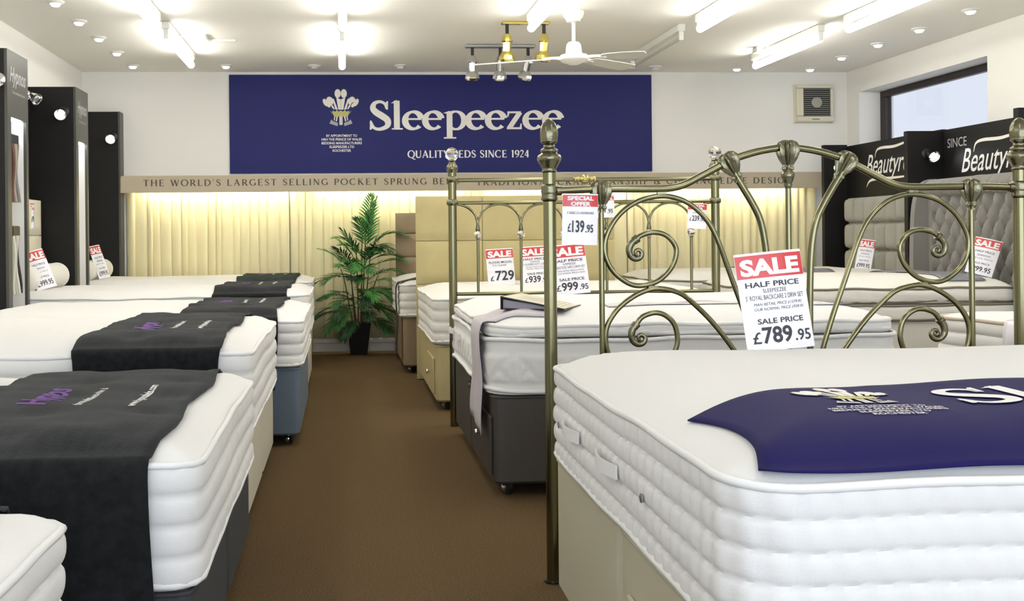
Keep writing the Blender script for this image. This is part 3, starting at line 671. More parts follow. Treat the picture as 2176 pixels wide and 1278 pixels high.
def pad(t, name, hx, hy, z0, top, r=.10, rows=4, A=.014, pitch=.11, kcol=.3, m=None, pipe=None, pm=None, pr=.010, wav=.004, step=.022, style='tuft', zt=None, bulge=.0, seed=1):
    m = m or M_ticking; pm = pm or M_pipe; zt = top.zt; top.r = r
    P, L = perim(hx, hy, r, step); n = len(P); M = max(rows * 7 + 1, 27 if style == 'diamond' else 8); V = []; F = []; npit = max(1, round(L / pitch))
    def edge(s, k): return wav * (sin(2 * pi * 7 * s / L + k + seed) + .6 * sin(2 * pi * 17 * s / L + 2 * k + seed))
    for j in range(M):
        v = j / (M - 1)
        for (x, y, nx, ny, s) in P:
            fr = (v * rows) % 1 if v < 1 else 0; pill = 1 - abs(2 * fr - 1) ** 2.6
            if style == 'tuft':
                fc = (s / L * npit) % 1; pc = 1 - abs(2 * fc - 1) ** 3; d = A * (pill ** .75) * (1 - kcol + kcol * pc)
            elif style == 'diamond':
                zz = abs(((s / .11) % 2) - 1); vv = min(max((v - .2) / .55, 0), 1); dist = min(abs(vv - zz), abs(vv), abs(1 - vv), abs(vv - (1 - zz)) + (0 if vv < .52 else .3))
                d = A * min(1, dist / .16) ** .6
            else: d = A * pill ** .75
            d += bulge * sin(pi * v) + .003 * sin(s * 6 + v * 5 + seed) * sin(pi * v)
            V.append((x + nx * d, y + ny * d, z0 + (zt + edge(s, 0) * 1 - z0) * v))
    for j in range(M - 1):
        for i in range(n): k = (i + 1) % n; F.append((j * n + i, j * n + k, (j + 1) * n + k, (j + 1) * n + i))
    # top sheet
    def ext(y):
        q = hy - abs(y)
        return hx if q >= r else hx - r + sqrt(max(0, r * r - (r - q) ** 2))
    ny_ = max(12, int(2 * hy / .045)); nx_ = max(14, int(2 * hx / .045)); o = len(V)
    ys = []
    for j in range(ny_ + 1):
        u = j / ny_; u = .5 - .5 * cos(pi * u) if False else u; ys.append(-hy + 2 * hy * u)
    ca = [hy - r * (1 - cos(pi / 2 * k / 12)) for k in range(13)]; ys = sorted(set([round(q, 6) for q in ca] + [round(-q, 6) for q in ca] + [round(y, 6) for y in ys if abs(y) < hy - r]))
    for y in ys:
        e = ext(y)
        for i in range(nx_ + 1):
            u = -1 + 2 * i / nx_; u = u * (1.5 - .5 * u * u) if True else u; x = u * e
            V.append((x, y, top.z(x, y)))
    w_ = nx_ + 1
    for j in range(len(ys) - 1):
        for i in range(nx_): F.append((o + j * w_ + i, o + j * w_ + i + 1, o + (j + 1) * w_ + i + 1, o + (j + 1) * w_ + i))
    F.append(tuple(range(n))[::-1])
    b = MB(); b.add(V, F); b.build(name, m, t, True, 70)
    for nm, z, k in (('top_piping', zt, 0), ('bottom_piping', z0 + pr + wav * 1.7, 1)):
        if pipe and nm not in pipe: continue
        b = MB(); b.tube([(x + nx * .004, y + ny * .004, z + (edge(s, k))) for (x, y, nx, ny, s) in P[::2]], pr, 8, True); b.build(nm, pm, t, True)
def castor(t, x, y, rz, h=.06):
    c = bpy.data.objects.new('castor', CM['hood']); COL.objects.link(c); c.parent = t; c.location = (x, y, 0); c.rotation_euler = (0, 0, rz)
    w = bpy.data.objects.new('wheel', CM['wheel']); COL.objects.link(w); w.parent = c; w.location = (0, 0, 0)
CM = {}
b = MB(); b.lathe([(.026, -.010), (.030, 0.), (.026, .012), (.015, .018)], (0, .0, .028), 14, 'x'); b.tube([(0, 0, .03), (0, 0, .062)], .008, 8); b.box(-.018, .018, -.018, .018, .052, .0615); CM['hood'] = b.mesh('castor_hood', M_chrome, True, 40)
b = MB(); b.lathe([(.012, -.021), (.024, -.020), (.026, -.014), (.024, -.011), (0, -.0105)], (0, 0, .0265), 14, 'x'); b.lathe([(0, .0185), (.024, .019), (.026, .024), (.012, .028)], (0, 0, .0265), 14, 'x'); CM['wheel'] = b.mesh('castor_wheel', M_rubber, True, 40)
def divan(label, cx, cy, hx, hy, z1, m, rz=0., z0=.062, drawers=(), side_drawer=None, knobs=(), r=.035, piping=None, group='divan bases'):
    t = thing('divan_base', label, 'bed base', (cx, cy, 0), rz, group)
    z1 -= .004
    for s in (-1, 1):
        P, L = perim(hx, hy / 2 - .003, r, .03); V = []; F = []; n = len(P)
        for z, k in ((z0, .012), (z0 + .012, 0), (z1 - .012, 0), (z1, .012)):
            for (x, y, nx, ny, q) in P: V.append((x - nx * k, y - ny * k + s * hy / 2, z))
        for j in range(3):
            for i in range(n): F.append((j * n + i, j * n + (i + 1) % n, (j + 1) * n + (i + 1) % n, (j + 1) * n + i))
        F.append(tuple(range(n))[::-1]); F.append(tuple(range(3 * n, 4 * n)))
        b = MB(); b.add(V, F); half = b.build('base_half', m, t, True, 40)
        for zz in (z1 - .008,):
            b = MB(); b.tube([(x, y + s * hy / 2, zz) for (x, y, nx, ny, q) in P[::2]], .006, 6, True); b.build('piping', piping or m, t, True)
    for sx in (-1, 1):
        for y in (-hy + .09, -.09, .09, hy - .09): castor(t, sx * (hx - .07), y, .4 * sx + y)
    for (fx, ya, yb, za, zb) in drawers:      # drawer fronts on an end face
        x = fx * hx; b = MB(); b.box(min(x, x + fx * .012), max(x, x + fx * .012), ya, yb, za, zb, .005); d = b.build('drawer', m, t)
        b = MB(); b.lathe([(.008, 0), (.008, .012), (.016, .018), (.014, .026), (0, .028)], (x + fx * .012, (ya + yb) / 2, (za + zb) / 2), 12, 'x')
        if fx < 0: b.v = [(2 * (x + fx * .012) - p[0], p[1], p[2]) for p in b.v]; b.f = [q[::-1] for q in b.f]
        k = b.build('knob', M_chrome, d, True, 40)
    if side_drawer:
        xa, xb, za, zb = side_drawer; b = MB(); b.box(xa, xb, -hy - .012, -hy, za, zb, .005); b.build('drawer', m, t)
    for (x, y, z) in knobs:
        b = MB(); b.box(x - .006, x + .006, y - .016, y + .016, z - .006, z + .006, .002); b.tube([(x - .004, y, z - .02), (x - .004, y, z + .02)], .005, 8); b.build('link_clip', M_chrome, t, True, 40)
    return t
def mattress(label, x0, x1, y0, y1, z0, zt, crown, rz=0., group='mattresses', dip=.008, tp=.33, cw=.26, **k):
    t = thing('mattress', label, 'mattress', ((x0 + x1) / 2, (y0 + y1) / 2, z0), rz, group)
    hx, hy = (x1 - x0) / 2, (y1 - y0) / 2
    tops = k.pop('pillow', None); seed = k.get('seed', 1)
    if not tops:
        T = Top(hx, hy, zt - z0, crown, w=cw, dip=dip, pitch=tp, seed=seed); pad(t, 'body', hx, hy, 0, T, **k)
    else:
        zm, pk = tops; T0 = Top(hx, hy, zm - z0, .004, dip=0, wave=0); pad(t, 'body', hx, hy, 0, T0, **k)
        T = Top(hx - .012, hy - .012, zt - z0, crown, w=cw, dip=dip, pitch=tp, seed=seed); pad(t, 'pillow_top', hx - .012, hy - .012, zm - z0 + .012, T, **pk)
    t_top = T
    return t, T, hx, hy
def handle(t, x, y, z, ny, fx=-1, w=.20):
    """cloth handle on an end face"""
    P = [(x + fx * (.004 + .016 * sin(pi * i / 10)), y - w / 2 + w * i / 10, z) for i in range(11)]
    b = MB()
    V = []; F = []
    for p in P: V += [(p[0], p[1], p[2] - .016), (p[0], p[1], p[2] + .016), (p[0] + fx * .004, p[1], p[2] + .016), (p[0] + fx * .004, p[1], p[2] - .016)]
    for i in range(10):
        for q in range(4): F.append((i * 4 + q, i * 4 + (q + 1) % 4, i * 4 + 4 + (q + 1) % 4, i * 4 + 4 + q))
    F += [(3, 2, 1, 0), (40, 41, 42, 43)]
    b.add(V, F); b.build('handle', M_pipe, t, True, 40)

# ---- left row -------------------------------------------------------------------
def throw(name, label, bed, xa, xb, hang0, hang1, m, group=None, cat='throw', logo=False, off=.034, wr=.006, thick=.004, seed=3, up=.006):
    """strip of cloth laid across a bed (local x from xa to xb), hanging down both long sides"""
    t, T, hx, hy = bed; o = thing(name, label, cat, t.location, t.rotation_euler.z, group)
    prof = []                                   # (y, z or None -> on the top)
    zt = T.zt; e = off
    for i in range(9): prof.append((-hy - e + .010 * (i / 8), hang0 + (zt - .02 - hang0) * i / 8, None))
    prof += [(-hy - e * .72, zt + .004, None), (-hy - e * .35, zt + .0155 + up, None), (-hy + .012, zt + .0165 + up, None)]
    n_ = 34
    for i in range(n_ + 1): prof.append((-hy + .05 + (2 * hy - .10) * i / n_, None, 1))
    prof += [(hy - .012, zt + .0165 + up, None), (hy + e * .35, zt + .0155 + up, None), (hy + e * .72, zt + .004, None)]
    for i in range(9): prof.append((hy + e - .010 * (1 - i / 8), zt - .02 + (hang1 - zt + .02) * i / 8, None))
    nx_ = 26; V = []; F = []
    for j, (y, z, top_) in enumerate(prof):
        for i in range(nx_ + 1):
            u = i / nx_; x = xa + (xb - xa) * u + .010 * sin(j * .35 + seed) * (1 if i in (0, nx_) else .6) * (u - .5) * 2
            w_ = wr * (wob(x * 1.6, y * 1.9 + (z or 0), seed) * .5 + .35 * sin(y * 26 + x * 7 + seed))
            if top_:
                zz = max(T.z(x, y), T.zt + .0105 if abs(y) > hy - .10 else 0) + up + .0035 + abs(w_); V.append((x, y, zz))
            elif z < zt - .01: V.append((x, y - abs(w_) * 1.1 if y < 0 else y + abs(w_), z))
            else: V.append((x, y, z + abs(w_) * .5))
    w2 = nx_ + 1
    for j in range(len(prof) - 1):
        for i in range(nx_): F.append((j * w2 + i, j * w2 + i + 1, (j + 1) * w2 + i + 1, (j + 1) * w2 + i))
    b = MB(); b.add(V, F); c = b.build('cloth', m, o, True)
    md = c.modifiers.new('thickness', 'SOLIDIFY'); md.thickness = thick; md.offset = 1
    # rolled hems
    b = MB()
    for i in (0, nx_): b.tube([V[j * w2 + i] for j in range(len(prof))], .004, 6)
    b.build('hem', m, o, True)
    if logo:
        def on(u, v):   # u along +y, v towards -x
            x, y = -v, u; return (x, y, max(T.z(x, y), T.zt + .0105) + up + .0035 + thick + wr * (abs(wob(x * 1.6, y * 1.9, seed) * .5 + .35 * sin(y * 26 + x * 7 + seed))) + .0012)
        L = logo
        f_ = sans('Hypnos', .03, .3).fit(L['y'] - .16, L['y'] + .16, -L['x1'] , -L['x1'] + .115); f_.build('embroidery', M_purple, on, o)
        f_ = sans('the most comfortable beds in the world', .02).fit(L['y'] - .17, L['y'] + .17, -L['x2'], -L['x2'] + .026); f_.build('embroidery', M_white_ink, on, o)
        f_ = sans('www.hypnosbeds.com', .02).fit(L['y'] - .19, L['y'] + .19, -L['x3'], -L['x3'] + .036); f_.build('embroidery', M_white_ink, on, o)
    return o
left = [  # key, x0, x1, y0, y1, z0, zt, crown, base material, mattress words, base words, throw xa, xb (world)
    ('A', -2.50, -.545, .62, 2.06, .33, .600, .055, M_charc, 'white tufted mattress at the bottom left corner of the picture', 'charcoal divan base at the bottom left corner', -1.25, -.66),
    ('B', -2.50, -.345, 2.40, 3.86, .335, .622, .05, M_charc, 'white tufted mattress on the charcoal base, large in the left foreground', 'charcoal divan base in the left foreground under the largest throw', -1.09, -.445),
    ('C', -2.50, -.365, 3.99, 5.47, .395, .705, .055, M_cream2, 'white tufted mattress on the cream base, second from the camera in the left row', 'cream divan base second in the left row', -1.03, -.485),
    ('D', -2.15, -.235, 5.66, 7.06, .440, .690, .055, M_blue, 'white tufted mattress on the slate blue base', 'slate blue divan base sticking out into the aisle on castors', -.91, -.375),
    ('E', -2.40, -.255, 7.30, 8.50, .455, .735, .055, M_cream2, 'white tufted mattress with bolster between the two tall black columns', 'cream divan base second from the back wall in the left row', -.93, -.40),
    ('F', -2.40, -.290, 8.97, 10.15, .470, .752, .045, M_cream2, 'white tufted mattress with bolster against the curtain in the left row', 'cream divan base against the back wall in the left row', -.93, -.42)]
tl = {'A': 'charcoal throw on the bed at the bottom left corner', 'B': 'large charcoal throw with purple and white embroidery in the left foreground', 'C': 'charcoal throw with purple embroidery on the cream-based bed', 'D': 'charcoal throw on the bed with the slate blue base', 'E': 'charcoal throw on the second bed from the curtain', 'F': 'dark green-grey throw on the bed nearest the curtain'}
BED = {}
M_throw2 = mat('green_grey_throw', (.030, .040, .037), .95, bump=.25, bscale=300, var=.3, vscale=40, spec=.15, stretch=(1, .12, 1))
for i, (k, x0, x1, y0, y1, z0, zt, cr, bm, ml, bl, ta, tb) in enumerate(left):
    hy = (y1 - y0) / 2
    BED[k] = mattress(ml, x0, x1, y0, y1, z0, zt, cr, rows=4, A=.0105, pitch=.15, kcol=.30, r=.075, seed=i + 2, dip=.012, tp=.30, cw=.2, pr=.009, wav=.004, group='mattresses in the left row')
    divan(bl, (x0 + x1) / 2 - .006, (y0 + y1) / 2, (x1 - x0) / 2 - .008, hy - .006, z0, bm, piping=bm, side_drawer=(.35, .80, .10, .33) if k == 'D' else None, group='divan bases in the left row')
    c = (x0 + x1) / 2
    lg = False
    if k == 'B': lg = dict(y=3.08 - (y0 + y1) / 2, x1=-.81 - c, x2=-.735 - c, x3=-.575 - c)
    elif k in 'CDEF': lg = dict(y=.0 if k != 'C' else -.18, x1=(ta * .55 + tb * .45) - c, x2=(ta * .42 + tb * .58) - c, x3=(ta * .2 + tb * .8) - c)
    throw('throw', tl[k], BED[k], ta - c, tb - c, (-.20 if k in 'AB' else -.12), -.02, M_throw if k != 'F' else M_throw2, 'charcoal throws on the left row', logo=lg, seed=i * 1.7, wr=.007)

# ---- front right bed (P) ---------------------------------------------------------
P_ = mattress('white quilted mattress with navy runner in the right foreground',   .635, 2.62, 1.600, 3.155, .47, .742, .068, radians(-.6), rows=5, A=.0100, pitch=.056, kcol=.80, r=.105, seed=11, dip=.0, cw=.30, pr=.0085, wav=.003, step=.011, group='mattresses in the middle row')
pt, PT, phx, phy = P_
for y, z in ((.42, .135), (.02, .135)): handle(pt, -phx - .010, y, z, 1)
b = MB()
for y, z in ((.60, .12), (-.27, .125)): b.lathe([(.010, 0), (.010, .003), (.006, .004), (0, .003)], (-phx - .011, y, z), 12, 'x')
b.v = [(2 * (-phx - .011) - p[0], p[1], p[2]) for p in b.v]; b.build('air_vent', M_steel, pt)
divan('sage cream divan base with drawer in the right foreground', 1.63, 2.378, .985, .770, .47, M_cream, radians(-.6), z0=.062, drawers=((-1, -.70, -.10, .12, .335),), knobs=((-.985, .05, .20),), group='divan bases in the middle row')
# navy runner: a wavy-edged satin sheet lying on the near part of the mattress
rn = thing('bed_runner', 'navy satin runner with white crest and lettering on the foreground mattress', 'bed runner', pt.location, pt.rotation_euler.z)
LX = [(-.83, .0)]
def run_near(x):
    q = phx - abs(x); arc_ = .105 - sqrt(max(0, .105 ** 2 - (.105 - q) ** 2)) if q < .105 else 0
    return -phy + .005 + .003 * sin(x * 9) + arc_
def run_far(x):
    w = (x + .93) ; return -phy + .40 + .17 * min(1, max(0, w / .45)) ** 1.2 + .022 * sin(w * 7.2 + .6) + .018 * sin(w * 3.1)
V = []; F = []; NX, NY = 90, 22
for i in range(NX + 1):
    u = i / NX
    for j in range(NY + 1):
        v = j / NY
        # left edge is a concave curve running from the near piping to the far tip
        xl = -phx + .045 + .035 * sin(pi * v) + .012 * v
        x = xl + (phx - .03 - xl) * u
        yn, yf = run_near(x), run_far(x)
        y = yn + (yf - yn) * v
        V.append((x, y, max(PT.z(x, y), PT.zt + .0130 * max(0, 1 - (y - yn) / .05)) + .004 + .003 * (1 + sin(x * 13 + y * 5))))
for i in range(NX):
    for j in range(NY): q = i * (NY + 1) + j; F.append((q, q + NY + 1, q + NY + 2, q + 1))
b = MB(); b.add(V, F); o = b.build('cloth', M_runner, rn, True); md = o.modifiers.new('thickness', 'SOLIDIFY'); md.thickness = .003; md.offset = 1
def on_run(x, y, l=0):
    # world-ish coordinates -> local
    lx, ly = x - pt.location.x, y - pt.location.y
    return (lx, ly, PT.z(lx, ly) + .004 + .003 * (1 + sin(lx * 13 + ly * 5)) + .0045 + l * .0008)
crest(rn, lambda x, y, l: on_run(1.015 + x * .20, 1.90 + y * .20, l))
f_ = Flat()
for i, (s, w) in enumerate([('BY APPOINTMENT TO', .17), ('HRH THE PRINCE OF WALES', .22), ('BEDDING MANUFACTURERS', .22), ('SLEEPEEZEE LTD', .135), ('ROCHESTER', .10)]):
    f_.put(sans(s, .015).fit(1.02 - w / 2, 1.02 + w / 2, 1.868 - .017 * i, 1.880 - .017 * i))
f_.build('lettering', M_white_ink, lambda x, y: on_run(x, y, 1), rn)['kind'] = 'stuff'
letters('dleepeezee', 0, (1.205, 2.30, 1.83, 2.07), M_white_ink, lambda x, y: on_run(x, y, 1), rn)

# ---- dark bed (Q), gold bed (R), taupe bed (S) ----------------------------------
Q_ = mattress('white pillow-top mattress with triangle quilting on the dark brown base', .630, 2.50, 4.43, 5.975, .455, .752, .065, 0, rows=1, A=.010, r=.12, seed=21, style='diamond', step=.014, dip=.006, cw=.28, pr=.010, wav=.004, group='mattresses in the middle row',
              pillow=(.690, dict(rows=1, A=.014, r=.13, seed=23, pr=.010, wav=.004)))
qt, QT, qhx, qhy = Q_
handle(qt, -qhx - .010, .30, .16, 1); handle(qt, -qhx - .010, .62, .16, 1, w=.12)
divan('dark brown leather divan base with chrome castors in the middle row', 1.57, 5.20, .925, .765, .455, M_choc, 0, drawers=((-1, -.74, -.10, .10, .36),), knobs=((-.925, .06, .385),), group='divan bases in the middle row')
R_ = mattress('ivory tufted mattress in front of the gold panelled headboard', .590, 2.50, 6.68, 8.11, .44, .738, .06, 0, rows=4, A=.0095, pitch=.14, kcol=.4, r=.08, seed=31, m=M_ticking2, group='mattresses in the middle row')
divan('gold suede divan base in front of the gold headboard', 1.545, 7.395, .945, .70, .44, M_gold, 0, drawers=((-1, -.60, -.10, .10, .34),), group='divan bases in the middle row')
S_ = mattress('ivory tufted mattress with black strap beside the potted palm', .475, 2.38, 8.56, 9.94, .475, .748, .055, 0, rows=4, A=.0095, pitch=.14, kcol=.4, r=.08, seed=37, m=M_ticking2, group='mattresses in the middle row')
divan('brown suede divan base beside the potted palm', 1.43, 9.25, .935, .675, .475, M_taupe2, 0, group='divan bases in the middle row')
# printed lilac band on the dark bed's pillow top
bn = thing('bed_label', 'pale lilac printed band lying along the pillow-top mattress', 'label', qt.location, 0)
V = []; F = []
for i in range(61):
    x = -.35 + 1.1 * i / 60
    for j in range(7):
        y = -.52 + .20 * j / 6 + .035 * sin(x * 6 + .5); V.append((x, y, QT.z(x, y) + .004))
for i in range(60):
    for j in range(6): q = i * 7 + j; F.append((q, q + 7, q + 8, q + 1))
b = MB(); b.add(V, F); o = b.build('cloth', mat('lilac_grey_cloth', (.62, .58, .58), .7), bn, True); md = o.modifiers.new('thickness', 'SOLIDIFY'); md.thickness = .002; md.offset = 1
f_ = Flat(); P = catmull([(-.18, .02), (-.05, .05), (.05, .01), (.14, .05), (.24, .02)], 6); f_.ribbon(P, [.006 + .03 * sin(pi * i / (len(P) - 1)) for i in range(len(P))])
P = catmull([(.32, -.03), (.42, .02), (.55, -.02), (.68, .03)], 6); f_.ribbon(P, [.006 + .03 * sin(pi * i / (len(P) - 1)) for i in range(len(P))])
f_.build('print', M_lilac, lambda x, y: (x, y * 1.2 - .42 + .035 * sin(x * 6 + .5), QT.z(x, y * 1.2 - .42 + .035 * sin(x * 6 + .5)) + .0072), bn)

def end_strap(name, label, bed, ya, yb, zbot, m, cat, reach=.45, off=.028, thick=.002):
    """strip over the foot end (local -x face), ya..yb across, hanging to zbot (local z)"""
    t, T, hx, hy = bed; o = thing(name, label, cat, t.location, t.rotation_euler.z); prof = []
    for i in range(12): prof.append((-hx - off - .004 * sin(i * .8), zbot + (T.zt - .03 - zbot) * i / 11))
    prof += [(-hx - off * .8, T.zt), (-hx - off * .45, T.zt + .016), (-hx + .01, T.zt + .02)]
    for i in range(12): prof.append((-hx + .045 + (reach - .045) * i / 11, None))
    V = []; F = []; N = 8
    for k, (x, z) in enumerate(prof):
        for j in range(N + 1):
            y = ya + (yb - ya) * j / N + .004 * sin(k * .45)
            zz = z if z is not None else max(T.z(x, y), T.zt + .008) + .007
            if k == 0: zz += .05 * (j / N)
            V.append((x + .004 * sin(j * 1.3 + k * .4) * (1 if z is not None else 0), y, zz + (.003 * abs(sin(j * 1.1)) if z is None else 0)))
    for k in range(len(prof) - 1):
        for j in range(N): q = k * (N + 1) + j; F.append((q, q + N + 1, q + N + 2, q + 1))
    b = MB(); b.add(V, F); c = b.build('cloth', m, o, True); md = c.modifiers.new('thickness', 'SOLIDIFY'); md.thickness = thick; md.offset = 1
    b = MB(); b.tube([V[k * (N + 1)] for k in range(len(prof))], .0025, 6); b.build('hem', m, o, True)
    return o
end_strap('sash', 'sheer lilac-grey sash hanging over the foot of the dark brown bed', Q_, -.68, -.36, -.19, M_sash, 'sash', .30)
end_strap('strap', 'black strap hanging over the foot of the brown suede bed', S_, -.60, -.44, -.36, M_strap, 'strap', 1.3)

# ---- right row (U, W, V) ---------------------------------------------------------
def pillowbed(label, x0, x1, y0, y1, z0, zm, zt, crown, seed):
    return mattress(label, x0, x1, y0, y1, z0, zt, crown, 0, rows=1, A=.016, r=.10, seed=seed, style='plain', pm=M_pipe_br, m=M_ticking2, dip=.003, cw=.30, pr=.009, wav=.003, group='mattresses in the right row',
                    pillow=(zm, dict(rows=1, A=.018, r=.11, seed=seed + 1, pm=M_pipe_br, pr=.009, wav=.004, m=M_ticking2)))
U_ = pillowbed('ivory pillow-top mattress with dark piping by the deep-buttoned grey headboard', 2.85, 4.72, 6.84, 8.10, .53, .640, .755, .085, 41)
divan('ivory divan base by the deep-buttoned grey headboard', 3.785, 7.47, .925, .615, .53, M_ticking2, 0, group='divan bases in the right row')
W__ = pillowbed('ivory pillow-top mattress with dark piping by the channelled grey headboard', 2.62, 4.84, 8.36, 9.72, .53, .640, .755, .075, 45)
divan('ivory divan base by the channelled grey headboard', 3.72, 9.04, 1.09, .67, .53, M_ticking2, 0, group='divan bases in the right row')
V_ = mattress('white tufted mattress with beige piping behind the right brass post', 3.19, 5.10, 3.95, 5.33, .42, .70, .035, radians(3), rows=4, A=.014, pitch=.16, kcol=.35, r=.06, seed=51, pm=M_pipe_beige, group='mattresses in the right row')
divan('cream divan base behind the right brass post', 4.145, 4.64, .94, .67, .42, M_cream2, radians(3), group='divan bases in the right row')
end_strap('swing_label', 'white leaflet hanging over the foot of the beige-piped mattress', V_, -.10, .14, .05, M_card, 'leaflet', .10, thick=.001)
f_ = None
def flat_runner(label, bed, xa, xb, ya, yb, m):
    t, T, hx, hy = bed; o = thing('bed_runner', label, 'bed runner', t.location, 0); V = []; F = []
    for i in range(11):
        for j in range(25):
            x = xa + (xb - xa) * i / 10; y = ya + (yb - ya) * j / 24; V.append((x, y, T.z(x, y) + .005 + .003 * (1 + sin(y * 14 + x * 5))))
    for i in range(10):
        for j in range(24): q = i * 25 + j; F.append((q, q + 25, q + 26, q + 1))
    b = MB(); b.add(V, F); c = b.build('cloth', m, o, True); md = c.modifiers.new('thickness', 'SOLIDIFY'); md.thickness = .003; md.offset = 1
    b = MB(); b.tube([V[j] for j in range(25)], .004, 6); b.build('hem', m, o, True)
flat_runner('silver grey runner on the bed by the channelled headboard', W__, -.05, .45, -.62, .62, M_silver)
flat_runner('silver grey runner on the bed by the deep-buttoned headboard', U_, .42, .72, -.55, .55, M_silver)

# ================================================================ UPHOLSTERED HEADBOARDS
def panel_headboard(name, label, cx, cy, w, z0, z1, cols, rowz, m, depth=.08, gap=.006, face=(0, -1), r=.014, thr=None):
    t = thing(name, label, 'headboard', (cx, cy, 0), 0); fx, fy = face
    b = MB()
    if fy: b.box(-w / 2 + .01, w / 2 - .01, 0, depth * .6, z0, z1 - .01)
    else: b.box(-depth * .6 if fx > 0 else 0, 0 if fx > 0 else depth * .6, -w / 2 + .01, w / 2 - .01, z0, z1 - .01)
    b.build('back_board', m, t)
    if z0 > .2:
        for s in (-1, 1):
            b = MB()
            if fy: b.box(s * w * .3 - .03, s * w * .3 + .03, depth * .6 + .001, depth * .6 + .02, 0, z0 + .3)
            else: xx = (-depth * .6 - .02, -depth * .6 - .001) if fx > 0 else (depth * .6 + .001, depth * .6 + .02); b.box(xx[0], xx[1], s * w * .3 - .03, s * w * .3 + .03, 0, z0 + .3)
            b.build('strut', M_black, t)
    zs = [z0] + rowz + [z1]
    for j in range(len(zs) - 1):
        for i in range(cols):
            a = -w / 2 + w * i / cols; c = a + w / cols; b = MB()
            # softly domed cushion panel
            N = 8; V = []; F = []
            for p in range(N + 1):
                for q in range(N + 1):
                    u = p / N; v = q / N; U_e = 1 - abs(2 * u - 1) ** 6; V_e = 1 - abs(2 * v - 1) ** 6
                    d = -depth * .4 * (.35 + .65 * U_e * V_e); x = a + gap / 2 + (c - a - gap) * u; z = zs[j] + gap / 2 + (zs[j + 1] - zs[j] - gap) * v
                    V.append((x, d, z) if fy else (fx * -d, x, z))
            for p in range(N):
                for q in range(N):
                    k = p * (N + 1) + q; f4 = (k, k + N + 1, k + N + 2, k + 1); F.append(f4 if (fy or fx < 0) else f4[::-1])
            # border skirts back to the board
            ring_ = [p * (N + 1) for p in range(N + 1)] + [N * (N + 1) + q for q in range(1, N + 1)] + [p * (N + 1) + N for p in range(N - 1, -1, -1)] + [q for q in range(N - 1, 0, -1)]
            o_ = len(V)
            for k in ring_: p = V[k]; V.append((p[0], 0, p[2]) if fy else (0, p[1], p[2]))
            for k in range(len(ring_)): k2 = (k + 1) % len(ring_); F.append((ring_[k2], ring_[k], o_ + k, o_ + k2))
            b.add(V, F); b.build('panel', m, t, True, 50)
    return t
panel_headboard('headboard', 'gold suede headboard of square panels standing behind the ivory mattress', 1.391, 8.22, 1.626, .005, 1.478, 3, [.42, .765, 1.115], M_gold)
panel_headboard('headboard', 'taupe suede headboard with stacked panels behind the potted palm', 1.26, 10.08, 1.50, .005, 1.387, 1, [.40, .76, .955, 1.182], M_taupe, .12)
panel_headboard('headboard', 'cream two-panel headboard on the left wall partly hidden by the nearest column', XL + .115, 7.87, 1.20, .005, 1.475, 1, [.45, .80, 1.19], M_cream2, .10, face=(1, 0))
# channelled grey headboard
t = thing('headboard', 'grey velvet headboard with three rows of vertical channels', 'headboard', (4.96, 9.14, 0))
b = MB(); b.box(-.03, .035, -.56, .56, .10, 1.47, .01); b.build('back_board', M_grey2, t)
for j, (za, zb) in enumerate(((.75, .985), (.99, 1.24), (1.245, 1.482))):
    for i in range(6):
        y0 = -.56 + .1866 * i; V = []; F = []; N = 12
        for p in range(N + 1):
            for q in range(N + 1):
                u, v = p / N, q / N; d = -.03 - .080 * (1 - abs(2 * u - 1) ** 2.5) ** .6 * (1 - abs(2 * v - 1) ** 6) ** .5 if 0 < p < N else -.03
                V.append((d, y0 + .1866 * u, za + (zb - za) * v))
        for p in range(N):
            for q in range(N): k = p * (N + 1) + q; F.append((k, k + 1, k + N + 2, k + N + 1))
        b = MB(); b.add(V, F); b.build('channel', M_grey2, t, True, 60)
# deep-buttoned winged headboard
t = thing('headboard', 'dark grey deep-buttoned winged headboard beside the right brass post', 'headboard', (4.865, 7.45, 0))
HW_, HZ = .68, 1.575
V = []; F = []; NU, NV = 110, 72
def btn(u, v):   # u across, v up (metres): diamond tufting
    p, q = .135, .115; i0 = v / q; best = 9
    for k in (math.floor(i0), math.floor(i0) + 1):
        o_ = (k % 2) * p / 2; uu = (u - o_) / p; du = (uu - round(uu)) * p; dv = v - k * q; best = min(best, hypot(du, dv))
    d1 = abs((u / p + v / (2 * q)) % 1 - .5); d2 = abs((u / p - v / (2 * q)) % 1 - .5)   # fold lines
    fold = min(.5 - d1, .5 - d2)
    return -.050 * exp(-(best / .024) ** 2) + .045 * min(1, fold / .30) ** .8
for j in range(NV + 1):
    for i in range(NU + 1):
        u = -HW_ + 2 * HW_ * i / NU; v = .45 + (HZ - .45) * j / NV; z_in = HZ - .14
        if v < z_in and abs(u) < HW_ - .05: d = -.03 - btn(u, v)
        elif v >= z_in: q = (v - z_in) / .14; d = -.05 - .065 * sin(pi * min(1, q * .9 + .1)) * (1 - .10 * (abs((u / .12) % 1 - .5) < .07))
        else: d = -.06
        V.append((d, u, v))
for j in range(NV):
    for i in range(NU): q = j * (NU + 1) + i; F.append((q, q + NU + 1, q + NU + 2, q + 1))
b = MB(); b.add(V, F); b.build('buttoned_front', M_grey, t, True, 60)
b = MB(); b.box(-.025, .03, -HW_, HW_, .05, HZ - .02, .02); b.build('back_board', M_grey, t)
for s in (-1, 1):
    P = catmull([(.02, .40), (-.16, .42), (-.19, .8), (-.18, 1.25), (-.15, 1.45), (-.09, 1.555), (0, 1.585), (.03, 1.56)], 4, False)
    b = MB(); b.prism(P, lambda p: (p[0], s * (HW_ + .004), p[1]), lambda p: (p[0], s * (HW_ + .062), p[1])); 
    if s > 0: pass
    b.build('wing', M_grey, t, False)
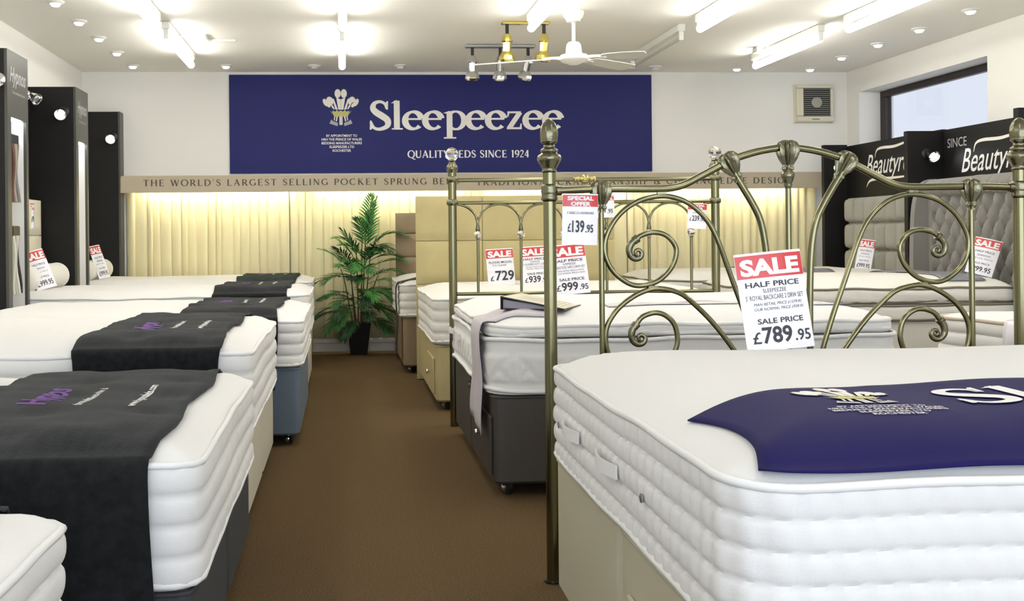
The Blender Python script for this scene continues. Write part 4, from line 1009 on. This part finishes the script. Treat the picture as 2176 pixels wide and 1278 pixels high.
bt = MB(); bt.sphere((0, 0, 0), .011, 8, 5, (.6, 1, 1)); bme = bt.mesh('button', M_grey, True)
for k in range(5, 13):
    v = k * .115
    for i in range(-6, 7):
        u = i * .135 + (k % 2) * .0675
        if abs(u) < HW_ - .06 and v < HZ - .16:
            o = bpy.data.objects.new('button', bme); COL.objects.link(o); o.parent = t; o.location = (-.03 - btn(u, v) - .002, u, v)
# bolsters
def bolster(label, x, y0, y1, z, r):
    t = thing('bolster', label, 'bolster', (x, (y0 + y1) / 2, z), 0, 'bolsters on the left row'); L = (y1 - y0) / 2
    prof = [(0, -L)] + [(r * sin(pi / 2 * k / 6), -L + .09 * (1 - cos(pi / 2 * k / 6))) for k in range(1, 7)] + [(r * 1.03, 0)] + [(r * sin(pi / 2 * k / 6), L - .09 * (1 - cos(pi / 2 * k / 6))) for k in range(6, 0, -1)] + [(0, L)]
    b = MB(); b.lathe(prof, n=28, axis='y'); b.v = [(p[0], p[1], p[2] + r * .97) for p in b.v]; b.build('cushion', M_ticking2, t, True)
    b = MB()
    for s in (-1, 1): b.tube([(r * 1.004 * cos(a), s * (L - .092), r * .97 + r * 1.004 * sin(a)) for a in [2 * pi * k / 24 for k in range(24)]], .004, 6, True)
    b.build('piping', M_pipe, t, True)
bolster('white bolster cushion on the bed between the two tall black columns', -2.29, 7.46, 8.44, .776, .098)
bolster('white bolster cushion on the bed nearest the curtain', -2.285, 9.15, 10.0, .786, .092)

# ================================================================ BRASS HEADBOARD (foreground)
HY = 3.36
hb = thing('metal_headboard', 'antique brass headboard with scrolls and acorn finials behind the foreground bed', 'headboard', (1.497, HY, 0)); X0 = 1.497
RAIL = [(0.705, 1.298), (0.857, 1.303), (1.021, 1.302), (1.09, 1.304), (1.14, 1.316), (1.195, 1.343), (1.271, 1.382), (1.32, 1.404), (1.4, 1.427), (1.481, 1.439)]
RAIL = [(x - X0, z) for x, z in RAIL] + [(X0 - x, z) for x, z in RAIL[::-1]]
UP = [(1.412, 0.60), (1.398, 0.69), (1.380, 0.765), (1.363, 0.82), (1.336, 0.9), (1.311, 0.968), (1.282, 1.049), (1.253, 1.128), (1.223, 1.187), (1.178, 1.236), (1.128, 1.266), (1.063, 1.278), (0.987, 1.263), (0.926, 1.224), (0.886, 1.171), (0.868, 1.116), (0.876, 1.063), (0.905, 1.019), (0.954, 0.985), (0.999, 0.98), (1.05, 0.996), (1.091, 1.035), (1.11, 1.079), (1.106, 1.114), (1.076, 1.147), (1.036, 1.157), (0.996, 1.149), (0.977, 1.136)]
LO = [(1.400, 0.60), (1.353, 0.686), (1.294, 0.774), (1.235, 0.85), (1.175, 0.911), (1.125, 0.951), (1.064, 0.968), (1.015, 0.965), (0.965, 0.944), (0.914, 0.906), (0.878, 0.856), (0.868, 0.808), (0.876, 0.757), (0.902, 0.711), (0.951, 0.678), (0.996, 0.672), (1.047, 0.691), (1.088, 0.73), (1.109, 0.777), (1.111, 0.813), (1.099, 0.853), (1.068, 0.881), (1.033, 0.888), (0.993, 0.875), (0.972, 0.85)]
INNER = [(1.305, 1.363), (1.342, 1.303), (1.372, 1.253), (1.396, 1.204), (1.41, 1.15), (1.419, 1.08), (1.424, 0.985), (1.426, 0.827), (1.425, 0.60)]
def xz(P, sgn=1): return [(sgn * x, 0, z) for x, z in P]
b = MB(); b.tube(xz(catmull(RAIL, 5)), .0125, 12); b.build('top_rail', M_brass, hb, True, 50)
def shell(name, x, z, ang, sgn=1, k=1.):
    """cast scallop joint: fan on top, narrowing to a collar"""
    b = MB(); b.lathe([(0, .030), (.014, .029), (.026, .022), (.034, .008), (.033, -.010), (.026, -.030), (.017, -.046), (.0135, -.052), (.017, -.056), (.017, -.062), (.0135, -.066), (.0135, -.076)], n=60, rib=(.17, 10))
    b.v = [(p[0] * k, p[1] * k * .72, p[2] * k) for p in b.v]
    return b.build(name, M_brass_d, hb, True, 50, loc=(sgn * x, 0, z), rot=(0, ang * sgn, 0))
for s in (1, -1):
    # posts with acorn finial
    xp = .684 - X0
    b = MB(); b.tube([(s * xp, 0, .001), (s * xp, 0, 1.375)], .0212, 20); po = b.build('post', M_brass, hb, True, 50)
    b = MB(); b.lathe([(.0225, 1.358), (.0255, 1.362), (.0225, 1.368), (.026, 1.376), (.037, 1.395), (.041, 1.406), (.037, 1.416), (.028, 1.421), (.026, 1.424), (.030, 1.430), (.027, 1.436), (.019, 1.441), (.020, 1.445), (.017, 1.450), (.0285, 1.460), (.0275, 1.466)], (s * xp, 0, 0), 28)
    b.build('finial_vase', M_brass_d, hb, True, 60)
    b = MB(); b.lathe([(.0275, 1.466), (.0295, 1.478), (.030, 1.490), (.0275, 1.508), (.020, 1.524), (.010, 1.534), (0, 1.538)], (s * xp, 0, 0), 36, rib=(.035, 9)); b.build('finial_acorn', M_brass_d, hb, True, 60)
    b = MB(); b.lathe([(.0215, 1.262), (.027, 1.268), (.028, 1.273), (.0255, 1.280), (.0265, 1.288), (.029, 1.296), (.0265, 1.303), (.028, 1.309), (.0275, 1.314), (.0215, 1.32)], (s * xp, 0, 0), 24); b.tube([(s * xp, 0, 1.298), (s * (xp + .04), 0, 1.298)], .016, 10); b.build('collar', M_brass_d, hb, True, 50)
    # outer spindle, curved inner bar, two scrolls
    b = MB(); b.tube([(s * (.857 - X0), 0, 1.29), (s * (.857 - X0), 0, .001)], .0095, 12); b.build('spindle', M_brass, hb, True, 50)
    shell('shell_joint', .857 - X0, 1.300, 0, s)
    shell('shell_joint', 1.292 - X0, 1.394, radians(-28), s)
    inn = [(x - X0, z) for x, z in INNER]
    b = MB(); b.tube(xz(catmull(inn, 5), s), [.0125 - .002 * i / 40 for i in range(41)], 12); b.build('curved_bar', M_brass, hb, True, 50)
    for nm, Pq, dy in (('upper_scroll', UP, 0), ('lower_scroll', LO, 0)):
        C = catmull([(x - X0, z) for x, z in Pq], 5)
        b = MB(); b.tube(xz(C, s), .0088, 12); sc = b.build(nm, M_brass, hb, True, 50)
        ex_, ez_ = Pq[-1][0] - X0, Pq[-1][1]; tx, tz = Pq[-1][0] - Pq[-2][0], Pq[-1][1] - Pq[-2][1]; l = hypot(tx, tz); tx /= l; tz /= l
        # cast volute end
        S_pts = [(ex_ + tx * d, ez_ + tz * d) for d in (0, .012)]
        a0 = atan2(tz, tx); px_, pz_ = S_pts[-1]; a = a0
        for q in range(26):
            a += .16 + q * .014; st = .0085 * (1 - q * .024); px_ += cos(a) * st; pz_ += sin(a) * st; S_pts.append((px_, pz_))
        rr_ = [.0135, .0115] + [.0125 - .00028 * q for q in range(26)]
        b = MB(); b.tube(xz(S_pts, s), rr_, 10); b.tube(xz([(ex_ - tx * .004, ez_ - tz * .004), (ex_ + tx * .004, ez_ + tz * .004)], s), .0145, 12); b.tube(xz([(ex_ + tx * .007, ez_ + tz * .007), (ex_ + tx * .013, ez_ + tz * .013)], s), .0142, 12)
        b.build('volute', M_brass_d, sc, True, 60)
    for xt, za, zb in ((1.063, 1.283, 1.293), (1.03, .971, .979)):
        b = MB(); b.box(s * (xt - X0) - .016, s * (xt - X0) + .016, -.006, .006, za, zb); b.build('weld_tab', M_brass_d, hb)
    b = MB(); b.lathe([(0, 0), (.03, 0), (.03, .006), (0, .006)], (s * xp, 0, 0), 12); b.build('foot_plate', M_dark, hb)
# centre spindle with baluster
shell('shell_joint', 0, 1.432, 0, 1, 1.08)
b = MB(); b.lathe([(.0095, 1.30), (.014, 1.312), (.013, 1.318), (.0155, 1.322), (.021, 1.338), (.0225, 1.348), (.018, 1.358), (.0115, 1.364), (.013, 1.372), (.0115, 1.38)], n=20); b.build('baluster', M_brass_d, hb, True, 60)
b = MB(); b.tube([(0, 0, 1.31), (0, 0, .60)], .0095, 12); b.build('spindle', M_brass, hb, True, 50)
b = MB(); b.tube([(.684 - X0, 0, .60), (X0 - .684, 0, .60)], .011, 10); b.build('bottom_rail', M_brass, hb, True, 50)

# ================================================================ CRYSTAL HEADBOARD (behind the dark bed)
H2 = 6.17; xc = 1.474
h2 = thing('metal_headboard', 'antique brass headboard with crystal balls and arches behind the dark bed', 'headboard', (xc, H2, 0))
for s in (-1, 1):
    x = s * .813
    b = MB(); b.tube([(x, 0, .001), (x, 0, 1.56)], .0255, 20); b.build('post', M_brass, h2, True, 50)
    b = MB(); b.lathe([(.027, 1.535), (.033, 1.55), (.036, 1.562), (.033, 1.575), (.022, 1.592), (.018, 1.60), (.024, 1.606), (.014, 1.612)], (x, 0, 0), 22); b.build('post_cap', M_brass_d, h2, True, 60)
    for z in (1.355, 1.495):
        b = MB(); b.lathe([(.026, z - .018), (.034, z - .014), (.036, z), (.033, z + .014), (.026, z + .018)], (x, 0, 0), 22); b.build('collar', M_brass_d, h2, True, 60)
    b = MB(); b.sphere((x, 0, 1.648), .041, 10, 7); b.build('crystal_ball', M_crystal, h2)
for z, r_ in ((1.49, .0125), (1.352, .011), (.80, .011)):
    b = MB(); b.tube([(-.80, 0, z), (.80, 0, z)], r_, 12); b.build('rail', M_brass, h2, True, 50)
b = MB(); b.lathe([(.013, -.07), (.019, -.066), (.019, -.056), (.014, -.05), (.018, -.044), (.018, -.036), (.014, -.03), (.028, -.016), (.031, 0), (.028, .016), (.014, .03), (.018, .036), (.018, .044), (.014, .05), (.019, .056), (.019, .066), (.013, .07)], (0, 0, 1.49), 18, 'x'); b.build('rail_knop', mat('aged_gilt', (.42, .36, .14), .25, 1.0), h2, True, 50)
sx = [-.660, -.396, -.132, .132, .396, .660]
for x in sx:
    b = MB(); b.tube([(x, 0, .80), (x, 0, 1.135)], .0085, 10); b.build('spindle', M_brass, h2, True, 50)
    b = MB(); b.sphere((x, 0, 1.160), .024, 9, 6); b.build('crystal', M_crystal, h2)
    b = MB(); b.lathe([(.009, 1.130), (.015, 1.134), (.012, 1.14)], (x, 0, 0), 14); b.lathe([(.012, 1.180), (.015, 1.186), (.010, 1.215), (.006, 1.235)], (x, 0, 0), 14); b.build('crystal_cap', M_brass_d, h2, True, 50)
pairs = [(sx[i], sx[i + 1]) for i in range(5)] + [(-.925, sx[0]), (sx[5], .925)]
for a, c in pairs:
    P = []
    for i in range(25):
        u = pi * i / 24; x = (a + c) / 2 - (c - a) / 2 * cos(u) * (1 - .06 * sin(u) * 0); z = 1.205 + .138 * sin(u) ** .85
        if abs(x) <= .80: P.append((x, 0, z))
    b = MB(); b.tube(P, .0075, 10); b.build('arch', M_brass, h2, True, 50)

# ================================================================ PRICE CARDS
def card(label, loc, w, h, tilt, roll, yaw, head, lines, hh=.26, cat='price card', group='price cards', hook=False):
    """local x right, z up, print facing -y; loc is the bottom centre"""
    t = thing('price_card', label, cat, loc, 0, group); t.rotation_euler = Euler((tilt, roll, yaw), 'XYZ')
    # slightly bowed sheet
    N = 10; bow = .010
    def dy(x): return -bow * (1 - (2 * x / w) ** 2)
    V = []; F = []
    for k, e in ((0, 0.), (1, .0015)):
        for i in range(N + 1):
            x = -w / 2 + w * i / N; V += [(x, dy(x) + e, 0), (x, dy(x) + e, h)]
    o_ = 2 * (N + 1)
    for i in range(N):
        F.append((2 * i, 2 * i + 2, 2 * i + 3, 2 * i + 1)); F.append((o_ + 2 * i, o_ + 2 * i + 1, o_ + 2 * i + 3, o_ + 2 * i + 2))
        F.append((2 * i + 1, 2 * i + 3, o_ + 2 * i + 3, o_ + 2 * i + 1)); F.append((2 * i, o_ + 2 * i, o_ + 2 * i + 2, 2 * i + 2))
    F.append((0, 1, o_ + 1, o_)); F.append((2 * N, o_ + 2 * N, o_ + 2 * N + 1, 2 * N + 1))
    b = MB(); b.add(V, F); b.build('sheet', M_card, t, True, 40)
    hd = Flat()
    for i in range(N):
        xa, xb = -w / 2 + w * i / N, -w / 2 + w * (i + 1) / N
        hd.poly([(xa * .99, h * (1 - hh)), (xb * .99, h * (1 - hh)), (xb * .99, h * .975), (xa * .99, h * .975)])
    hd.build('red_header', M_red, lambda x, z: (x, dy(x) - .0006, z), t)
    wf = Flat()
    n = len(head)
    for i, s in enumerate(head):
        z1 = h * (.965 - (hh - .03) * i / n) ; z0 = h * (.965 - (hh - .03) * (i + 1) / n); pad_ = (z1 - z0) * .12
        k = .45 if len(s) <= 5 and n > 1 else .0
        wd = w * (.88 if n == 1 else (.74 if len(s) > 5 else .56)); wf.put(sans(s, .045).fit(-wd / 2, wd / 2, z0 + pad_, z1 - pad_))
    wf.build('lettering', M_white_ink, lambda x, z: (x, dy(x) - .0012, z), t)
    bf = Flat()
    for (s, x0, x1, z0, z1, bold, sh) in lines:
        bf.put(sans(s, bold, sh).fit(x0 * w, x1 * w, z0 * h, z1 * h))
    if lines: bf.build('lettering', M_dark_ink, lambda x, z: (x, dy(x) - .0010, z), t)['kind'] = 'stuff'
    return t
def sale(name, rest, price, dec=True):
    L = [('HALF PRICE', -.40, .40, .645, .70, .02, 0), ('SLEEPEEZEE', -.16, .19, .585, .625, .0, 0), (name, -.42, .44, .515, .565, .0, 0)]
    if rest: L += [(rest[0], -.32, .40, .455, .485, .0, .3), (rest[1], -.32, .42, .405, .435, .0, .3)]
    L += [('SALE PRICE', -.30, .38, .27, .325, .02, 0)]
    L += [('£', -.40, -.28, .075, .195, .01, 0), (price, -.26, .18, .07, .24, .025, 0)]
    if dec: L += [('.95', .22, .46, .075, .19, .015, 0)]
    return L
card("upright half price SALE card for £789.95 on the foreground mattress", (1.311, 3.00, .800), .208, .297, radians(-8), radians(-5), 0, ['SALE'], sale("5' ROYAL BACKCARE 2 DRW SET", ('MAN RETAIL PRICE £1579.95', 'OUR NORMAL PRICE £939.95'), '789'))
card("SALE floor model card for £729 on the ivory mattress, leftmost of three", (1.150, 7.40, .789), .200, .270, radians(-8), radians(-3), 0, ['SALE'], [('FLOOR MODEL', -.42, .45, .60, .66, .01, 0), ('TO CLEAR', -.30, .22, .525, .57, 0, 0), ('£', -.40, -.27, .13, .26, .01, 0), ('729', -.22, .47, .13, .40, .02, 0)])
card("half price SALE card for £939.95 half hidden by the left brass post", (1.395, 7.36, .789), .200, .285, radians(-8), radians(-3), 0, ['SALE'], sale("5' SLUMBER SOFT 2 DRW", ('RETAIL PRICE £1879.95', 'NORMAL PRICE £1099.95'), '939'))
card("half price SALE card for £999.95 standing on the pillow-top mattress", (1.302, 5.78, .812), .215, .290, radians(-10), radians(-5), 0, ['SALE'], sale("5' PRESTIGE 1600 2 DRW SET", ('MAN RETAIL PRICE £1999.95', 'OUR NORMAL PRICE £1199.95'), '999'))
so = [('5\' REBECCA HEADBOARD', -.38, .38, .60, .65, 0, 0), ('£', -.36, -.27, .25, .42, .01, 0), ('139', -.24, .10, .24, .48, .02, 0), ('.95', .13, .36, .24, .40, .015, 0)]
card("SPECIAL OFFER tag for £139.95 hanging from the scrolled brass headboard", (.775, 3.325, 1.118), .118, .168, 0, radians(1.5), 0, ['SPECIAL', 'OFFER'], so, .25)
so2 = [('HEADBOARD', -.25, .25, .60, .65, 0, 0), ('£', -.40, -.30, .30, .45, .01, 0), ('239', -.27, .10, .30, .52, .02, 0), ('.95', .13, .42, .30, .45, .015, 0)]
card("SPECIAL OFFER tag for £239.95 hanging from the crystal headboard", (2.150, 6.12, 1.182), .115, .155, 0, radians(3), radians(-6), ['SPECIAL', 'OFFER'], so2, .25)
card("small white tag hanging on the crystal headboard behind a brass spindle", (1.595, 6.13, 1.255), .105, .13, 0, radians(-2), 0, ['SPECIAL'], [('5', -.38, -.20, .2, .5, .02, 0), ('.95', .05, .40, .2, .4, .01, 0)], .2)
sm = [('HALF PRICE', -.35, .35, .60, .66, .01, 0), ('SIMMONS', -.25, .25, .50, .55, 0, 0), ('RETAIL PRICE', -.36, .36, .42, .45, 0, 0), ('SALE PRICE', -.3, .3, .28, .33, .01, 0), ('£999.95', -.4, .4, .08, .22, .02, 0)]
card("SALE card leaning on the channelled grey headboard", (4.62, 8.86, .812), .135, .285, radians(-16), radians(8), radians(-35), ['SALE'], sm)
card("SALE card leaning on the deep-buttoned grey headboard", (4.60, 7.16, .834), .18, .275, radians(-16), radians(14), radians(-42), ['SALE'], sm)
card("SALE card leaning against the bolster between the two tall columns", (-2.15, 7.60, .800), .15, .30, radians(-20), radians(-14), radians(38), ['SALE'], sm)
card("SALE card leaning against the bolster nearest the curtain", (-2.14, 9.36, .806), .13, .31, radians(-18), radians(-8), radians(56), ['SALE'], sm)
card("small tag pinned to the cream headboard behind the nearest column", (XL + .150, 8.16, 1.245), .10, .20, 0, 0, radians(88), ['OFFER'], [('£', -.36, -.27, .25, .42, .01, 0), ('199', -.24, .10, .24, .48, .02, 0)])

# ================================================================ BINDER on the dark bed
t = thing('ring_binder', 'black ring binder with printed cream cover lying on the pillow-top mattress', 'binder', (.715, 4.66, .812), radians(-27))
# spine at x=0, boards run to +x; near edge is y=0
b = MB(); b.box(0, .006, 0, .30, .0, .062, .001); b.build('spine', M_rubber, t)
b = MB(); b.box(.007, .30, 0, .30, .0, .005, .001); b.build('back_cover', M_rubber, t)
ang = math.atan2(.050, .285)
def cov(x, z): return (.006 + x * cos(ang) + z * sin(ang), .058 - x * sin(ang) + z * cos(ang))
b = MB(); pz = [(0, -.004), (.30, -.004), (.30, .002), (0, .002)]
b.prism(pz, lambda p: (cov(*p)[0], 0, cov(*p)[1]), lambda p: (cov(*p)[0], .30, cov(*p)[1])); b.build('front_cover', M_rubber, t)
b = MB(); b.prism([(.004, .0022), (.297, .0022), (.297, .0032), (.004, .0032)], lambda p: (cov(*p)[0], .006, cov(*p)[1]), lambda p: (cov(*p)[0], .294, cov(*p)[1])); b.build('cover_sheet', M_paper, t)
f_ = Flat()
for k in range(5):
    f_.hline(.05, .07 + .03 * k, .17 + .02 * (k % 2), .006)
for k in range(4): f_.line(.19 + .025 * k, .06, .19 + .025 * k, .25, .006)
f_.hline(.03, .26, .26, .005)
f_.build('cover_print', M_paper_l, lambda x, y: (cov(x, .0036)[0], y, cov(x, .0036)[1]), t)
b = MB(); b.prism([(.01, .006), (.25, .006), (.14, .028), (.01, .046)], lambda p: (p[0], .012, p[1]), lambda p: (p[0], .288, p[1])); b.build('pages', mat('grey_pages', (.30, .28, .33), .5), t)

# ================================================================ POTTED PALM
pp = thing('potted_palm', 'artificial bamboo palm in a tapered black pot by the curtain', 'plant', (.141, 10.10, 0))
b = MB()
pr0 = [(.078, 0), (.082, .004), (.118, .300), (.122, .312), (.112, .312), (.108, .285)]
V = []; F = []
for (h_, z) in pr0:
    for (sx_, sy_) in ((-1, -1), (1, -1), (1, 1), (-1, 1)): V.append((sx_ * h_, sy_ * h_, z))
for j in range(len(pr0) - 1):
    for k in range(4): F.append((j * 4 + k, j * 4 + (k + 1) % 4, (j + 1) * 4 + (k + 1) % 4, (j + 1) * 4 + k))
F.append((3, 2, 1, 0)); b.add(V, F); b.build('pot', M_pot, pp)
b = MB(); b.box(-.106, .106, -.106, .106, .255, .286, .01); b.build('soil', M_soil, pp)
rp = random.Random(5)
def frond(base, dirv, length, droop, m, nl=15, lw=.011, ll=.16):
    """pinnate frond: rachis with paired lance leaflets"""
    b = MB(); d = Vector(dirv).normalized(); pts = []; p = Vector(base); n = 14
    for i in range(n + 1):
        pts.append(p.copy()); d = (d + Vector((0, 0, -droop / n)) * (1 + i / n)).normalized(); p = p + d * (length / n)
    b.tube(pts, [.004 * (1 - .75 * i / n) for i in range(n + 1)], 5)
    for k in range(nl):
        u = .22 + .78 * k / (nl - 1); f = u * n; i = min(n - 1, int(f)); q = pts[i].lerp(pts[i + 1], f - i); t_ = (pts[i + 1] - pts[i]).normalized()
        side = t_.cross(Vector((0, 0, 1))); side = side.normalized() if side.length > .05 else Vector((1, 0, 0)); up = side.cross(t_)
        L = ll * (.55 + .9 * sin(pi * min(1, .12 + u * .85))) * .75
        for sg in ((1, -1) if k < nl - 1 else (1, -1, 0)):
            dd = (side * sg * (1.05 - .45 * u) + t_ * (.75 + .5 * u) + up * (.18 + rp.uniform(-.15, .2))).normalized()
            w = t_.cross(dd); w = (dd.cross(up)).normalized() * lw; nrm = up * (.15 * lw)
            P = []; 
            for (s_, ww) in ((0, .25), (.3, 1.), (.62, .85), (1., .02)):
                c = q + dd * (L * s_) + Vector((0, 0, -.22 * L * s_ * s_)); P.append((c - w * ww, c + nrm * 3 * ww, c + w * ww))
            V = [x for tr in P for x in tr]; F = []
            for j in range(3): F += [(j * 3, j * 3 + 1, j * 3 + 4, j * 3 + 3), (j * 3 + 1, j * 3 + 2, j * 3 + 5, j * 3 + 4)]
            b.add(V, F)
    # keep clear of the curtain behind
    b.v = [(x, min(y, .155), z) for x, y, z in b.v]
    b.build('frond', m, pp)
stems = [(-.03, -.02, -.06, .86), (.02, -.03, .03, 1.22), (.045, .02, .10, .98), (-.05, .02, -.12, .70), (.03, .03, .07, 1.35), (0, .0, -.02, 1.05), (-.02, -.04, -.05, .55), (.06, -.02, .14, .62)]
for i, (x, y, tx, h_) in enumerate(stems):
    P = catmull([(x, y, .27), (x * 1.3 + tx * .2, y, .27 + h_ * .3), (x + tx * .7, y * .6, .27 + h_ * .65), (x + tx, y * .3 - .02, .27 + h_ * .82)], 5)
    b = MB(); b.tube(P, [.0075 * (1 - .5 * k / (len(P) - 1)) for k in range(len(P))], 7); b.build('stem', M_cane if i in (1, 5, 0) else M_stem, pp, True)
# (base height, x offset, direction, length, droop, tone)
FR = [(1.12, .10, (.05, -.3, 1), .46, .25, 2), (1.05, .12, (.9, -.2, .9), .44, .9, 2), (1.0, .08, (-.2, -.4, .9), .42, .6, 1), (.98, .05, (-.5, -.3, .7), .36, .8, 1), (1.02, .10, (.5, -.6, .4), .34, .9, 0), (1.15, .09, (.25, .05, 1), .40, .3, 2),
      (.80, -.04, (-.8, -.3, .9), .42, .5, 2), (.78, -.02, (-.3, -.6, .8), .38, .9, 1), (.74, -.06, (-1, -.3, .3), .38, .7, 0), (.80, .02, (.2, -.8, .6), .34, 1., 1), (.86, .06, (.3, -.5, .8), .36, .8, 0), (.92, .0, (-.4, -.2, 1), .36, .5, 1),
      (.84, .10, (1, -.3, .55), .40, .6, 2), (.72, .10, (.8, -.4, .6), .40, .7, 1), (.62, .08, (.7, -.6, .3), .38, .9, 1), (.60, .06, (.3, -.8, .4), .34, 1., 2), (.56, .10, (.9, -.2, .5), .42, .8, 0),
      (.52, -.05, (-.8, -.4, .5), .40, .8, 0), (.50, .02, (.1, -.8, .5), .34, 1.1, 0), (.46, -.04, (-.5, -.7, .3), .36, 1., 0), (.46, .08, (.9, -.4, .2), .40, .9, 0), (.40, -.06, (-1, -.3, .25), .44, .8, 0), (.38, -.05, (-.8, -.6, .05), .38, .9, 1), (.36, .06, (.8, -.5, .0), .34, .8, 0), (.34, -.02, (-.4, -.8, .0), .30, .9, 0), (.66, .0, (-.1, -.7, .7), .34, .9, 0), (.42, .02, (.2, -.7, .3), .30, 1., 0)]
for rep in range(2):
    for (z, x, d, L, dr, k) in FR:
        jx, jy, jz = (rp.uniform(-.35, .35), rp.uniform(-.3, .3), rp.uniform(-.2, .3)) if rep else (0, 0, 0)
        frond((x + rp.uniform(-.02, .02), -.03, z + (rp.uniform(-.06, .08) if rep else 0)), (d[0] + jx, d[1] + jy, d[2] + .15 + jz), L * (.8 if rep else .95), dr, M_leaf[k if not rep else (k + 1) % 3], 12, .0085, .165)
